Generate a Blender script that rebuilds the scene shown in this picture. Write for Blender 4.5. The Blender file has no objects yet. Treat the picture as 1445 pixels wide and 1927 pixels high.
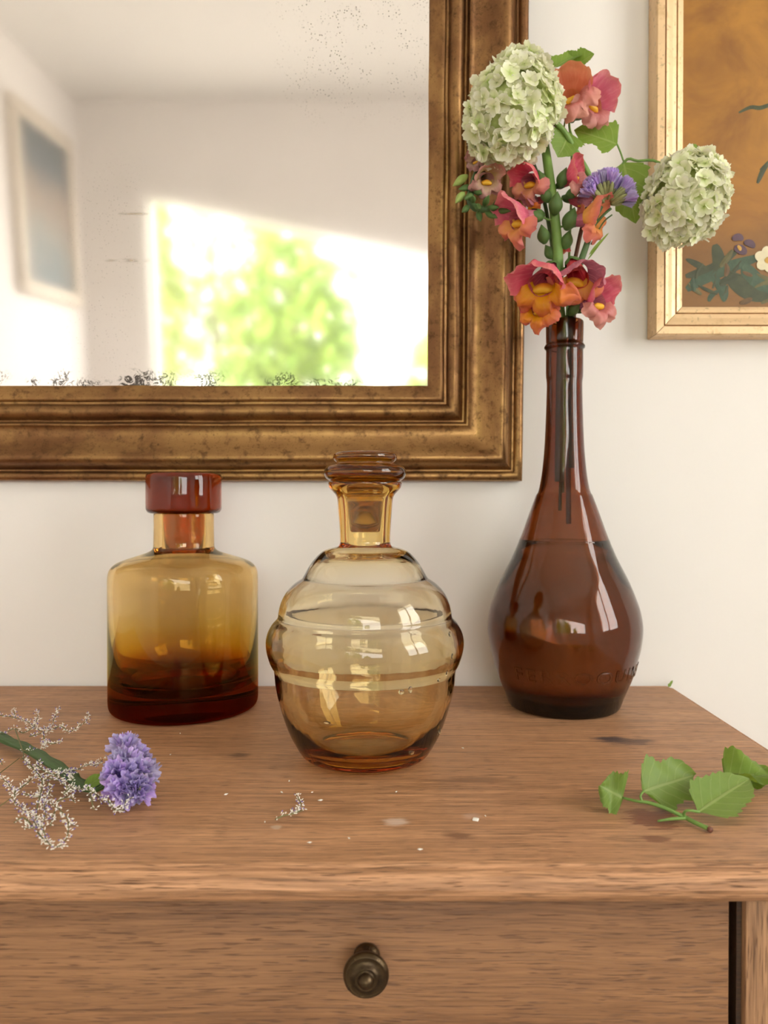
import bpy, bmesh, math, random
import numpy as np
from mathutils import Vector, Matrix, Euler
from mathutils import noise as mnoise

sc = bpy.context.scene
COL = sc.collection
R = math.radians

# ------------------------------------------------------------------ camera
F_PX = 1430.0                      # focal length for the 1445 x 1927 frame
PITCH = math.atan(18.5 / F_PX)     # camera looks a little down
TOP = 0.84                         # height of the chest top
CAM_Z = TOP + 0.208
cam_d = bpy.data.cameras.new('camera')
cam = bpy.data.objects.new('camera', cam_d)
COL.objects.link(cam)
cam.location = (0, 0, CAM_Z)
cam.rotation_euler = (math.pi / 2 - PITCH, 0, 0)
cam_d.sensor_fit = 'VERTICAL'
cam_d.sensor_height = 36.0
cam_d.lens = F_PX / 1927 * 36.0
cam_d.clip_start = 0.01
cam_d.dof.use_dof = True
cam_d.dof.focus_distance = 0.62
cam_d.dof.aperture_fstop = 8.0
sc.camera = cam

# ------------------------------------------------------------------ light
w = bpy.data.worlds.new('sky')
sc.world = w
w.use_nodes = True
bg = w.node_tree.nodes['Background']
bg.inputs['Color'].default_value = (1.0, 0.972, 0.955, 1)
bg.inputs['Strength'].default_value = 7.0

sun_d = bpy.data.lights.new('sun', 'SUN')
sun_d.energy = 18.0
sun_d.color = (1.0, 0.95, 0.82)
sun_d.angle = R(0.6)
sun = bpy.data.objects.new('sun', sun_d)
COL.objects.link(sun)
sun.location = (-3, 4, 6)
sun.rotation_euler = Vector((0.35, -0.75, -0.8)).to_track_quat('-Z', 'Y').to_euler()

vs = sc.view_settings
vs.view_transform = 'Standard'
vs.look = 'None'
vs.gamma = 1.0
vs.use_curve_mapping = False
vs.exposure = 0.57
sc.cycles.max_bounces = 16
sc.cycles.transmission_bounces = 14
sc.cycles.glossy_bounces = 6
sc.cycles.diffuse_bounces = 6
sc.cycles.transparent_max_bounces = 16

# room extents
WX0, WX1 = -1.5, 1.7
WY0, WY1 = -2.25, 0.862
CEIL = 2.58

def portal(loc, rot, sx, sy):
    d = bpy.data.lights.new('window_portal', 'AREA')
    d.shape = 'RECTANGLE'
    d.size, d.size_y = sx, sy
    d.cycles.is_portal = True
    o = bpy.data.objects.new('window_portal', d)
    COL.objects.link(o)
    o.location, o.rotation_euler = loc, rot

RW = (-0.95, 0.18, 1.0, 2.3)     # right window: y0, y1, z0, z1
BWX0, BWX1, BWZ0 = -1.19, 1.15, 1.0
def back_top(x): return 2.155 - 0.212 * (x + 1.19)
portal((WX1 + 0.13, (RW[0] + RW[1]) / 2, (RW[2] + RW[3]) / 2), (0, R(90), 0), RW[3] - RW[2], RW[1] - RW[0])
portal(((BWX0 + BWX1) / 2, WY0 - 0.13, 1.58), (R(90), 0, 0), BWX1 - BWX0, 1.2)

# ------------------------------------------------------------------ pixel helpers
CAM = Vector((0, 0, CAM_Z))
def ray(px, py):
    a, b = (px - 722.5) / F_PX, (963.5 - py) / F_PX
    c, s = math.cos(PITCH), math.sin(PITCH)
    return Vector((a, c + b * s, b * c - s))
def P(px, py, y):                  # point of that pixel at depth y
    r = ray(px, py)
    return CAM + r * (y / r.y)
def H(px, py, h=0.0):              # point of that pixel at height h over the chest top
    r = ray(px, py)
    return CAM + r * ((TOP + h - CAM_Z) / r.z)

# ------------------------------------------------------------------ mesh helpers
def mesh_data(name, verts, faces, uvs=None, smooth=True, fix=False):
    me = bpy.data.meshes.new(name)
    me.from_pydata([tuple(v) for v in verts], [], faces)
    if uvs is not None:
        uvl = me.uv_layers.new(name='UVMap')
        for l in me.loops:
            uvl.data[l.index].uv = uvs[l.vertex_index]
    if fix:
        bm = bmesh.new(); bm.from_mesh(me)
        bmesh.ops.remove_doubles(bm, verts=bm.verts, dist=1e-6)
        bmesh.ops.recalc_face_normals(bm, faces=bm.faces)
        bm.to_mesh(me); bm.free()
    if smooth:
        me.polygons.foreach_set('use_smooth', [True] * len(me.polygons))
    me.update()
    return me

def root_loc(o):
    v = Vector((0, 0, 0))
    while o is not None:
        v = v + o.location
        o = o.parent
    return v

def add(name, me, mat, parent=None, loc=None, rot=None):
    o = bpy.data.objects.new(name, me)
    if mat is not None and len(me.materials) == 0:
        me.materials.append(mat)
    COL.objects.link(o)
    o.parent = parent
    if loc is not None: o.location = loc
    if rot is not None: o.rotation_euler = rot
    return o

def part(name, verts, faces, mat, parent=None, uvs=None, smooth=True, fix=False):
    """verts in world space; parent chain holds translations only"""
    off = root_loc(parent) if parent is not None else Vector((0, 0, 0))
    return add(name, mesh_data(name, [Vector(v) - off for v in verts], faces, uvs, smooth, fix), mat, parent)

def thing(name, label, cat, loc=(0, 0, 0), group=None):
    o = bpy.data.objects.new(name, None)
    COL.objects.link(o)
    o.empty_display_size = 0.02
    o.location = loc
    tag(o, label, cat, group)
    return o

def tag(o, label, cat, group=None):
    o['label'] = label; o['category'] = cat
    if group: o['group'] = group
    return o

def single(name, verts, faces, mat, loc, label, cat, group=None, uvs=None, smooth=True, fix=False):
    loc = Vector(loc)
    o = add(name, mesh_data(name, [Vector(v) - loc for v in verts], faces, uvs, smooth, fix), mat, None, loc)
    return tag(o, label, cat, group)

def struct(name, verts, faces, mat, parent=None, smooth=False):
    o = part(name, verts, faces, mat, parent, None, smooth)
    if parent is None: o['kind'] = 'structure'
    return o

def box(x0, x1, y0, y1, z0, z1):
    v = [(x, y, z) for x in (x0, x1) for y in (y0, y1) for z in (z0, z1)]
    f = [(0, 1, 3, 2), (4, 6, 7, 5), (0, 4, 5, 1), (2, 3, 7, 6), (0, 2, 6, 4), (1, 5, 7, 3)]
    return v, f

def merge(*ms):
    V, Fc = [], []
    for v, f in ms:
        o = len(V)
        V += list(v)
        Fc += [tuple(i + o for i in q) for q in f]
    return V, Fc

def bevel_box(x0, x1, y0, y1, z0, z1, b=0.002):
    bm = bmesh.new()
    v, f = box(x0, x1, y0, y1, z0, z1)
    bv = [bm.verts.new(q) for q in v]
    for q in f: bm.faces.new([bv[i] for i in q])
    bmesh.ops.bevel(bm, geom=list(bm.edges), offset=b, segments=2, affect='EDGES', profile=0.5)
    bmesh.ops.recalc_face_normals(bm, faces=bm.faces)
    bm.verts.index_update()
    V = [q.co.copy() for q in bm.verts]
    Fc = [tuple(q.index for q in p.verts) for p in bm.faces]
    bm.free()
    return V, Fc

def catmull(pts, n=6):
    pts = [Vector(p) for p in pts]
    if len(pts) < 3: return pts
    out = []
    for i in range(len(pts) - 1):
        p0 = pts[max(i - 1, 0)]; p1 = pts[i]; p2 = pts[i + 1]; p3 = pts[min(i + 2, len(pts) - 1)]
        for k in range(n):
            t = k / n
            out.append(0.5 * ((2 * p1) + (p2 - p0) * t + (2 * p0 - 5 * p1 + 4 * p2 - p3) * t * t + (3 * p1 - p0 - 3 * p2 + p3) * t ** 3))
    out.append(pts[-1])
    return out

def tube(pts, radii, n=8, smooth=4, flat=1.0):
    """round tube along points, closed ends; radii is a number or one per input point"""
    if not hasattr(radii, '__len__'): radii = [radii] * len(pts)
    q = catmull([Vector((p[0], p[1], p[2])) for p in pts], smooth) if len(pts) > 2 and smooth > 1 else [Vector(p) for p in pts]
    m = len(q)
    rr = np.interp(np.linspace(0, 1, m), np.linspace(0, 1, len(radii)), radii)
    V, Fc = [], []
    t0 = (q[1] - q[0]).normalized()
    up = Vector((0, 0, 1)) if abs(t0.z) < 0.9 else Vector((0, 1, 0))
    nrm = (up - t0 * up.dot(t0)).normalized()
    for i in range(m):
        t = (q[min(i + 1, m - 1)] - q[max(i - 1, 0)]).normalized()
        nrm = (nrm - t * nrm.dot(t)).normalized()
        b = t.cross(nrm)
        for k in range(n):
            a = 2 * math.pi * k / n
            V.append(q[i] + (nrm * math.cos(a) * flat + b * math.sin(a)) * rr[i])
    for i in range(m - 1):
        for k in range(n):
            k2 = (k + 1) % n
            Fc.append((i * n + k, i * n + k2, (i + 1) * n + k2, (i + 1) * n + k))
    Fc.append(tuple(range(n - 1, -1, -1)))
    Fc.append(tuple((m - 1) * n + k for k in range(n)))
    return V, Fc

def lathe(prof, n=72, axis=(0, 0, 0)):
    """prof: list of (r, z); r == 0 collapses to a pole"""
    ax = Vector(axis)
    V, Fc, rows = [], [], []
    for r, z in prof:
        if r < 1e-7:
            rows.append([len(V)]); V.append(ax + Vector((0, 0, z)))
        else:
            rows.append(list(range(len(V), len(V) + n)))
            for k in range(n):
                a = 2 * math.pi * k / n
                V.append(ax + Vector((r * math.cos(a), r * math.sin(a), z)))
    for a, b in zip(rows[:-1], rows[1:]):
        for k in range(n):
            k2 = (k + 1) % n
            if len(a) == 1 and len(b) == 1: continue
            if len(a) == 1: Fc.append((a[0], b[k2], b[k]))
            elif len(b) == 1: Fc.append((a[k], a[k2], b[0]))
            else: Fc.append((a[k], a[k2], b[k2], b[k]))
    return V, Fc

def grid(nu, nv, fn):
    V, UV, Fc = [], [], []
    for j in range(nv + 1):
        for i in range(nu + 1):
            u, v = i / nu, j / nv
            V.append(Vector(fn(u, v))); UV.append((u, v))
    for j in range(nv):
        for i in range(nu):
            a = j * (nu + 1) + i
            Fc.append((a, a + 1, a + nu + 2, a + nu + 1))
    return V, Fc, UV

def smooth_prof(pts, n=5):
    q = catmull([(p[0], p[1], 0) for p in pts], n)
    return [(max(p.x, 0.0), p.y) for p in q]

def frame_from(d, up):
    """matrix with local X along d and local Z near up"""
    x = Vector(d).normalized()
    z = Vector(up) - x * Vector(up).dot(x)
    z = z.normalized() if z.length > 1e-6 else x.orthogonal().normalized()
    y = z.cross(x)
    return Matrix((x, y, z)).transposed()

# ------------------------------------------------------------------ materials
class NT:
    def __init__(s, name):
        s.m = bpy.data.materials.new(name)
        s.m.use_nodes = True
        s.t = s.m.node_tree
        s.t.nodes.clear()
        s.out = s.t.nodes.new('ShaderNodeOutputMaterial')
    def n(s, typ, ins=None, **props):
        nd = s.t.nodes.new('ShaderNode' + typ)
        for k, v in props.items(): setattr(nd, k, v)
        for k, v in (ins or {}).items(): s.set(nd, k, v)
        return nd
    def set(s, nd, k, v):
        sock = nd.inputs[k]
        if isinstance(v, bpy.types.NodeSocket): s.t.links.new(v, sock)
        elif isinstance(v, bpy.types.Node): s.t.links.new(v.outputs[0], sock)
        else:
            if hasattr(v, '__len__') and len(v) == 3 and sock.type == 'RGBA': v = (*v, 1)
            sock.default_value = v
    def ramp(s, fac, stops, interp='LINEAR'):
        nd = s.t.nodes.new('ShaderNodeValToRGB')
        cr = nd.color_ramp
        cr.interpolation = interp
        while len(cr.elements) > 1: cr.elements.remove(cr.elements[-1])
        for i, (p, c) in enumerate(stops):
            e = cr.elements[0] if i == 0 else cr.elements.new(p)
            e.position = p
            c = (c, c, c) if not hasattr(c, '__len__') else c
            e.color = (*c[:3], 1)
        s.set(nd, 'Fac', fac)
        return nd.outputs['Color']
    def math(s, op, a, b=0.0, c=None, clamp=False):
        nd = s.n('Math', {0: a, 1: b}, operation=op, use_clamp=clamp)
        if c is not None: s.set(nd, 2, c)
        return nd.outputs[0]
    def mix(s, fac, a, b, mode='MIX'):
        nd = s.n('Mix', data_type='RGBA', blend_type=mode)
        s.set(nd, 0, fac); s.set(nd, 6, a); s.set(nd, 7, b)
        return nd.outputs[2]
    def noise(s, vec, scale, detail=3.0, rough=0.55, dist=0.0):
        return s.n('TexNoise', {'Vector': vec, 'Scale': scale, 'Detail': detail, 'Roughness': rough, 'Distortion': dist}).outputs['Fac']
    def coord(s, which='Object'):
        return s.n('TexCoord').outputs[which]
    def mapped(s, vec, scale=(1, 1, 1), loc=(0, 0, 0), rot=(0, 0, 0)):
        return s.n('Mapping', {'Vector': vec, 'Scale': scale, 'Location': loc, 'Rotation': rot}).outputs[0]
    def bump(s, h, strength=0.3, dist=0.001):
        return s.n('Bump', {'Height': h, 'Strength': strength, 'Distance': dist}).outputs[0]
    def principled(s, **kw):
        nd = s.n('BsdfPrincipled')
        for k, v in kw.items(): s.set(nd, k.replace('_', ' '), v)
        return nd
    def done(s, sh, vol=None):
        s.t.links.new(sh if isinstance(sh, bpy.types.NodeSocket) else sh.outputs[0], s.out.inputs['Surface'])
        if vol is not None: s.t.links.new(vol.outputs[0], s.out.inputs['Volume'])
        return s.m

def plain(name, col, rough=0.6, metal=0.0, var=0.12, scale=40.0, bump=0.0):
    t = NT(name)
    n = t.noise(t.coord(), scale)
    c = t.mix(n, [x * (1 - var) for x in col], [min(x * (1 + var), 1) for x in col])
    p = t.principled(Base_Color=c, Roughness=rough, Metallic=metal)
    if bump: t.set(p, 'Normal', t.bump(n, bump))
    return t.done(p)

def wall_mat(name, col):
    t = NT(name)
    co = t.coord()
    n = t.noise(co, 3.0, 4)
    n2 = t.noise(co, 160.0, 3)
    c = t.mix(n, [x * 0.97 for x in col], col)
    return t.done(t.principled(Base_Color=c, Roughness=0.85, Normal=t.bump(n2, 0.12, 0.0008)))

def ellipse_mask(t, co, cx, cy, rx, ry, nfac, edge=0.35):
    m = t.mapped(co, (1 / rx, 1 / ry, 0), (-cx / rx, -cy / ry, 0))
    d = t.n('VectorMath', {0: m}, operation='LENGTH').outputs['Value']
    d = t.math('ADD', d, t.math('MULTIPLY', t.math('SUBTRACT', nfac, 0.5), 2.4))
    return t.math('SUBTRACT', 1.0, smooth01(t, d, 1 - edge, 1 + edge), clamp=True)

def smooth01(t, v, a, b):
    nd = t.n('MapRange', {'Value': v, 'From Min': a, 'From Max': b, 'To Min': 0.0, 'To Max': 1.0}, interpolation_type='SMOOTHSTEP', clamp=True)
    return nd.outputs[0]

def wood(name, axis='x', light=(0.50, 0.262, 0.118), dark=(0.34, 0.155, 0.062), stains=(), grain=1.0):
    t = NT(name)
    co = t.coord()
    if axis == 'z': co = t.mapped(co, rot=(0, R(90), 0))
    warp = t.n('VectorMath', {0: co, 1: t.n('VectorMath', {0: t.n('TexNoise', {'Vector': co, 'Scale': 5.0, 'Detail': 2.0}).outputs['Color'], 1: (0.012, 0.012, 0.012)}, operation='MULTIPLY').outputs[0]}, operation='ADD').outputs[0]
    figure = t.noise(t.mapped(warp, (1.3, 22, 22)), 1.0, 4, 0.6)
    fibre = t.noise(t.mapped(warp, (20, 1000, 1000)), 1.0, 3, 0.6)
    fib2 = t.noise(t.mapped(warp, (9, 400, 400), (3, 1, 7)), 1.0, 5, 0.7)
    pore = t.noise(t.mapped(co, (70, 1500, 1500), (5, 2, 3)), 1.0, 1, 0.4)
    patch = t.noise(t.mapped(co, (5, 11, 11), (8, 4, 1)), 1.0, 3)
    c = t.mix(smooth01(t, figure, 0.3, 0.7), dark, light)
    c = t.mix(t.math('MULTIPLY', smooth01(t, fib2, 0.35, 0.7), 0.85 * grain), c, [x * 1.4 for x in light])
    c = t.mix(t.math('MULTIPLY', smooth01(t, fibre, 0.48, 0.70), 0.8 * grain), c, [x * 0.55 for x in dark])
    c = t.mix(t.math('MULTIPLY', smooth01(t, pore, 0.60, 0.70), 0.75), c, (0.09, 0.035, 0.012))
    c = t.mix(t.math('MULTIPLY', smooth01(t, patch, 0.5, 0.75), 0.35), c, [x * 0.8 for x in dark])
    if stains:
        sn = t.noise(t.mapped(co, (60, 300, 60)), 1.0, 4, 0.7)
        for (x, y, rx, ry, col, amt, edge) in stains:
            m = ellipse_mask(t, co, x, y, rx, ry, sn, edge)
            c = t.mix(t.math('MULTIPLY', m, amt), c, col)
    h = t.math('SUBTRACT', t.math('ADD', t.math('MULTIPLY', fibre, 0.6), fib2), t.math('MULTIPLY', smooth01(t, pore, 0.6, 0.74), 0.8))
    return t.done(t.principled(Base_Color=c, Roughness=t.ramp(fib2, [(0.3, 0.42), (0.7, 0.6)]), Normal=t.bump(h, 0.6 * grain, 0.0008)))

def gilt(name, c1, c2, c3, rough=0.38, metal=0.75, scale=1.0):
    t = NT(name)
    co = t.coord()
    a = t.noise(t.mapped(co, (9 * scale, 30 * scale, 9 * scale)), 1.0, 5, 0.65)
    b = t.noise(co, 90 * scale, 4, 0.7)
    fine = t.noise(co, 420 * scale, 2, 0.6)
    c = t.mix(smooth01(t, a, 0.35, 0.65), c1, c2)
    c = t.mix(t.math('MULTIPLY', smooth01(t, b, 0.5, 0.72), 0.75), c, c3)
    c = t.mix(t.math('MULTIPLY', smooth01(t, fine, 0.58, 0.75), 0.5), c, [x * 0.35 for x in c3])
    h = t.math('ADD', b, t.math('MULTIPLY', fine, 0.4))
    return t.done(t.principled(Base_Color=c, Roughness=t.ramp(b, [(0.3, rough), (0.7, rough + 0.2)]), Metallic=metal, Normal=t.bump(h, 0.3, 0.001)))

def glass_mat(name, dens, col, ior=1.5, bump=0.0, scale=60, zramp=None):
    t = NT(name)
    g = t.n('BsdfGlass', {'IOR': ior, 'Roughness': 0.0, 'Color': (1, 1, 1)})
    co = t.coord()
    if bump:
        t.set(g, 'Normal', t.bump(t.noise(t.mapped(co, (1, 1, 0.45)), scale, 2), bump, 0.0015))
    if zramp:
        z = t.n('SeparateXYZ', {0: co}).outputs[2]
        z0, z1, stops = zramp
        t.set(g, 'Color', t.ramp(t.n('MapRange', {'Value': z, 'From Min': z0, 'From Max': z1}).outputs[0], stops))
    return t.done(g, t.n('VolumeAbsorption', {'Color': col, 'Density': dens}) if dens else None)

def petal(name, stops, trans=0.35, rough=0.55, streak=0.0, vary=0.0):
    """colour runs along UV v (throat to rim)"""
    t = NT(name)
    uv = t.n('SeparateXYZ', {0: t.coord('UV')})
    nz = t.noise(t.coord(), 260, 3)
    f = t.math('ADD', uv.outputs[1], t.math('MULTIPLY', t.math('SUBTRACT', nz, 0.5), 0.35))
    c = t.ramp(f, stops)
    if streak:
        s = t.noise(t.mapped(t.coord('UV'), (26, 1.6, 1)), 1.0, 3)
        c = t.mix(t.math('MULTIPLY', smooth01(t, s, 0.45, 0.7), streak), c, [min(1, x * 1.5 + 0.12) for x in stops[-1][1]])
    if vary:
        rnd = t.n('ObjectInfo').outputs['Random']
        hs = t.n('HueSaturation', {'Color': c, 'Hue': t.math('ADD', 0.5 - vary * 0.1, t.math('MULTIPLY', rnd, vary * 0.2)),
                                   'Saturation': t.math('ADD', 1 - vary, t.math('MULTIPLY', rnd, 2 * vary)),
                                   'Value': t.math('ADD', 1 - vary * 0.6, t.math('MULTIPLY', rnd, vary))})
        c = hs.outputs[0]
    p = t.principled(Base_Color=c, Roughness=rough, Normal=t.bump(nz, 0.15, 0.0005))
    tr = t.n('BsdfTranslucent', {'Color': c})
    ms = t.n('MixShader', {0: trans, 1: p.outputs[0], 2: tr.outputs[0]})
    return t.done(ms)

def leaf_mat(name, c1, c2, vein):
    t = NT(name)
    uv = t.n('SeparateXYZ', {0: t.coord('UV')})
    u = t.math('ABSOLUTE', t.math('SUBTRACT', uv.outputs[0], 0.5))
    mid = t.math('SUBTRACT', 1.0, smooth01(t, u, 0.012, 0.04))
    side = t.math('ABSOLUTE', t.math('SUBTRACT', t.math('FRACT', t.math('ADD', t.math('MULTIPLY', uv.outputs[1], 6.0), t.math('MULTIPLY', u, -3.2))), 0.5))
    side = t.math('MULTIPLY', t.math('SUBTRACT', 1.0, smooth01(t, side, 0.02, 0.09)), 0.5)
    nz = t.noise(t.coord(), 110, 4)
    c = t.mix(nz, c1, c2)
    v = t.math('MAXIMUM', mid, side)
    c = t.mix(t.math('MULTIPLY', v, 0.6), c, vein)
    p = t.principled(Base_Color=c, Roughness=0.5, Normal=t.bump(t.math('SUBTRACT', nz, t.math('MULTIPLY', v, 0.8)), 0.4, 0.0006))
    tr = t.n('BsdfTranslucent', {'Color': t.mix(0.5, c, (0.35, 0.5, 0.05))})
    return t.done(t.n('MixShader', {0: 0.3, 1: p.outputs[0], 2: tr.outputs[0]}))

M = {}
M['wall'] = wall_mat('cream_plaster', (0.83, 0.798, 0.778))
M['ceiling'] = wall_mat('ceiling_white', (0.78, 0.765, 0.74))
M['floor'] = plain('floor_boards', (0.38, 0.32, 0.27), 0.5, scale=12)
M['white_paint'] = plain('white_paint', (0.8, 0.79, 0.76), 0.4, var=0.03)
M['lawn'] = plain('pale_gravel', (0.48, 0.455, 0.43), 0.9, var=0.15, scale=6)
M['gilt'] = gilt('old_bronze_gilding', (0.19, 0.090, 0.038), (0.36, 0.200, 0.075), (0.09, 0.042, 0.017), 0.30, 0.85)
M['pale_gilt'] = gilt('pale_gold_paint', (0.74, 0.52, 0.30), (0.82, 0.60, 0.35), (0.62, 0.42, 0.22), 0.34, 0.45, 0.5)
M['pale_wood'] = plain('pale_limed_wood', (0.62, 0.55, 0.46), 0.6)
M['brass'] = gilt('dark_aged_brass', (0.055, 0.036, 0.020), (0.13, 0.085, 0.040), (0.03, 0.018, 0.012), 0.24, 0.9, 1.5)
M['stem'] = plain('fresh_green_stem', (0.16, 0.29, 0.06), 0.5, var=0.25, scale=80)
M['stem_dark'] = plain('dark_green_stem', (0.055, 0.115, 0.03), 0.55, var=0.3, scale=120)
M['stem_brown'] = plain('red_brown_twig', (0.16, 0.06, 0.035), 0.6, var=0.25, scale=80)
M['twig'] = plain('dry_olive_twig', (0.16, 0.15, 0.06), 0.7, var=0.3, scale=200)
M['calyx'] = plain('calyx_green', (0.075, 0.145, 0.032), 0.6, var=0.35, scale=150)
M['bud'] = plain('bud_green', (0.30, 0.40, 0.10), 0.55, var=0.35, scale=150)
M['bract'] = plain('dry_green_bract', (0.24, 0.25, 0.10), 0.75, var=0.4, scale=300)
M['snow'] = petal('snowball_petal', [(0.0, (0.55, 0.64, 0.22)), (0.3, (0.80, 0.83, 0.52)), (0.9, (0.92, 0.92, 0.75))], 0.35, 0.5, vary=0.18)
M['snow_core'] = plain('snowball_core', (0.50, 0.57, 0.24), 0.8, var=0.3, scale=200)
M['pink'] = petal('snapdragon_pink', [(0.0, (0.58, 0.09, 0.17)), (0.45, (0.73, 0.12, 0.21)), (0.8, (0.78, 0.18, 0.25)), (1.0, (0.82, 0.27, 0.26))], 0.35, 0.5, 0.2, vary=0.12)
M['coral'] = petal('snapdragon_coral', [(0.0, (0.60, 0.17, 0.12)), (0.5, (0.68, 0.20, 0.16)), (1.0, (0.74, 0.32, 0.22))], 0.3, 0.5, 0.12, vary=0.15)
M['orange'] = petal('snapdragon_orange', [(0.0, (0.82, 0.44, 0.04)), (0.35, (0.80, 0.32, 0.06)), (0.7, (0.80, 0.24, 0.09)), (1.0, (0.76, 0.20, 0.16))], 0.3, 0.5, 0.1, vary=0.2)
M['magenta'] = petal('snapdragon_tube', [(0.0, (0.36, 0.06, 0.10)), (0.5, (0.48, 0.10, 0.16)), (1.0, (0.58, 0.14, 0.18))], 0.25, 0.5, 0.45, vary=0.2)
M['yellow'] = petal('snapdragon_palate', [(0.0, (0.85, 0.42, 0.02)), (0.6, (0.85, 0.50, 0.03)), (1.0, (0.80, 0.34, 0.03))], 0.15, 0.5)
M['faded'] = petal('snapdragon_faded', [(0.0, (0.56, 0.44, 0.16)), (0.5, (0.60, 0.36, 0.26)), (1.0, (0.58, 0.24, 0.22))], 0.3, 0.55, 0.2, vary=0.25)
M['purple'] = petal('statice_purple', [(0.0, (0.50, 0.42, 0.70)), (0.6, (0.42, 0.32, 0.68)), (1.0, (0.54, 0.44, 0.80))], 0.3, 0.6, 0.4, vary=0.25)
M['white_floret'] = plain('silvery_calyx', (0.85, 0.81, 0.74), 0.6, var=0.2, scale=400)
M['violet_floret'] = plain('tiny_violet_petal', (0.17, 0.11, 0.36), 0.6, var=0.3, scale=400)
M['chip'] = plain('white_chip', (0.85, 0.83, 0.78), 0.6)
M['leaf'] = leaf_mat('fresh_leaf', (0.15, 0.27, 0.03), (0.23, 0.36, 0.05), (0.36, 0.46, 0.14))
M['leaf_pale'] = leaf_mat('leaf_underside', (0.15, 0.26, 0.045), (0.22, 0.33, 0.07), (0.36, 0.45, 0.16))
M['amber'] = glass_mat('light_amber_glass', 120, (0.935, 0.745, 0.13), bump=0.2, scale=45)
M['amber_stopper'] = glass_mat('amber_stopper_glass', 106, (0.80, 0.64, 0.02))
M['brown'] = glass_mat('dark_brown_glass', 560, (0.70, 0.40, 0.03), bump=0.03, scale=30)
M['water'] = glass_mat('water', 0, (1, 1, 1), 1.33)

# ------------------------------------------------------------------ room
TH = 0.12
struct('floor', *box(WX0 - TH, WX1 + TH, WY0 - TH, WY1 + TH, -0.1, 0), M['floor'])
struct('ceiling', *box(WX0 - TH, WX1 + TH, WY0 - TH, WY1 + TH, CEIL, CEIL + 0.1), M['ceiling'])
struct('wall_front', *box(WX0 - TH, WX1 + TH, WY1, WY1 + TH, 0, CEIL), M['wall'])
struct('wall_left', *box(WX0 - TH, WX0, WY0, WY1, 0, CEIL), M['wall'])
y0, y1, z0, z1 = RW
struct('wall_right', *merge(box(WX1, WX1 + TH, WY0, y0, 0, CEIL), box(WX1, WX1 + TH, y1, WY1, 0, CEIL),
                            box(WX1, WX1 + TH, y0, y1, 0, z0), box(WX1, WX1 + TH, y0, y1, z1, CEIL)), M['wall'])
def wedge(x0, x1, za0, za1, zb0, zb1, ya, yb):
    v = [(x0, ya, za0), (x1, ya, zb0), (x1, ya, zb1), (x0, ya, za1), (x0, yb, za0), (x1, yb, zb0), (x1, yb, zb1), (x0, yb, za1)]
    f = [(0, 1, 2, 3), (7, 6, 5, 4), (0, 4, 5, 1), (1, 5, 6, 2), (2, 6, 7, 3), (3, 7, 4, 0)]
    return v, f
tl, tr_ = back_top(BWX0), back_top(BWX1)
struct('wall_back', *merge(box(WX0 - TH, BWX0, WY0 - TH, WY0, 0, CEIL), box(BWX1, WX1 + TH, WY0 - TH, WY0, 0, CEIL),
                           box(BWX0, BWX1, WY0 - TH, WY0, 0, BWZ0),
                           wedge(BWX0, BWX1, tl, CEIL, tr_, CEIL, WY0 - TH, WY0)), M['wall'])
struct('trim_1', *wedge(BWX0 - 0.06, BWX1 + 0.1, tl + 0.0, tl + 0.075, tr_ + 0.0, tr_ + 0.075, WY0, WY0 + 0.035), M['wall'])

def pane_mat():
    t = NT('clear_window_pane')
    return t.done(t.n('MixShader', {0: 0.05, 1: t.n('BsdfTransparent', {'Color': (0.98, 0.99, 0.97)}).outputs[0],
                                    2: t.n('BsdfGlossy', {'Roughness': 0.0}).outputs[0]}))
M['pane'] = pane_mat()
fw = 0.025
yb, yf = WY0 - 0.09, WY0 - 0.04
w1 = struct('window_1', *merge(box(BWX0, BWX0 + fw, yb, yf, BWZ0, back_top(BWX0 + fw)), box(BWX1 - fw, BWX1, yb, yf, BWZ0, back_top(BWX1)),
                               box(BWX0 + fw, BWX1 - fw, yb, yf, BWZ0, BWZ0 + fw),
                               wedge(BWX0 + fw, BWX1 - fw, back_top(BWX0 + fw) - fw, back_top(BWX0 + fw), back_top(BWX1 - fw) - fw, back_top(BWX1 - fw), yb, yf)), M['white_paint'])
part('pane', *wedge(BWX0 + fw, BWX1 - fw, BWZ0 + fw, back_top(BWX0 + fw) - fw, BWZ0 + fw, back_top(BWX1 - fw) - fw, WY0 - 0.068, WY0 - 0.064), M['pane'], w1, smooth=False)
part('sill', *box(BWX0 - 0.03, BWX1 + 0.03, WY0 - 0.04, WY0 + 0.05, BWZ0 - 0.03, BWZ0), M['white_paint'], w1, smooth=False)
xb, xf = WX1 + 0.04, WX1 + 0.09
ym = (y0 + y1) / 2
w2 = struct('window_2', *merge(box(xb, xf, y0, y0 + fw, z0, z1), box(xb, xf, y1 - fw, y1, z0, z1), box(xb, xf, y0 + fw, y1 - fw, z0, z0 + fw),
                               box(xb, xf, y0 + fw, y1 - fw, z1 - fw, z1), box(xb, xf, ym - 0.03, ym + 0.03, z0 + fw, z1 - fw)), M['white_paint'])
for a, b in ((y0 + fw, ym - 0.03), (ym + 0.03, y1 - fw)):
    part('pane', *box(WX1 + 0.063, WX1 + 0.067, a, b, z0 + fw, z1 - fw), M['pane'], w2, smooth=False)
part('sill', *box(WX1 - 0.05, WX1 + 0.04, y0 - 0.03, y1 + 0.03, z0 - 0.03, z0), M['white_paint'], w2, smooth=False)
lawn = struct('ground', *box(-20, 20, -24, 6, -0.9, -0.6), M['lawn'])

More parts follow.
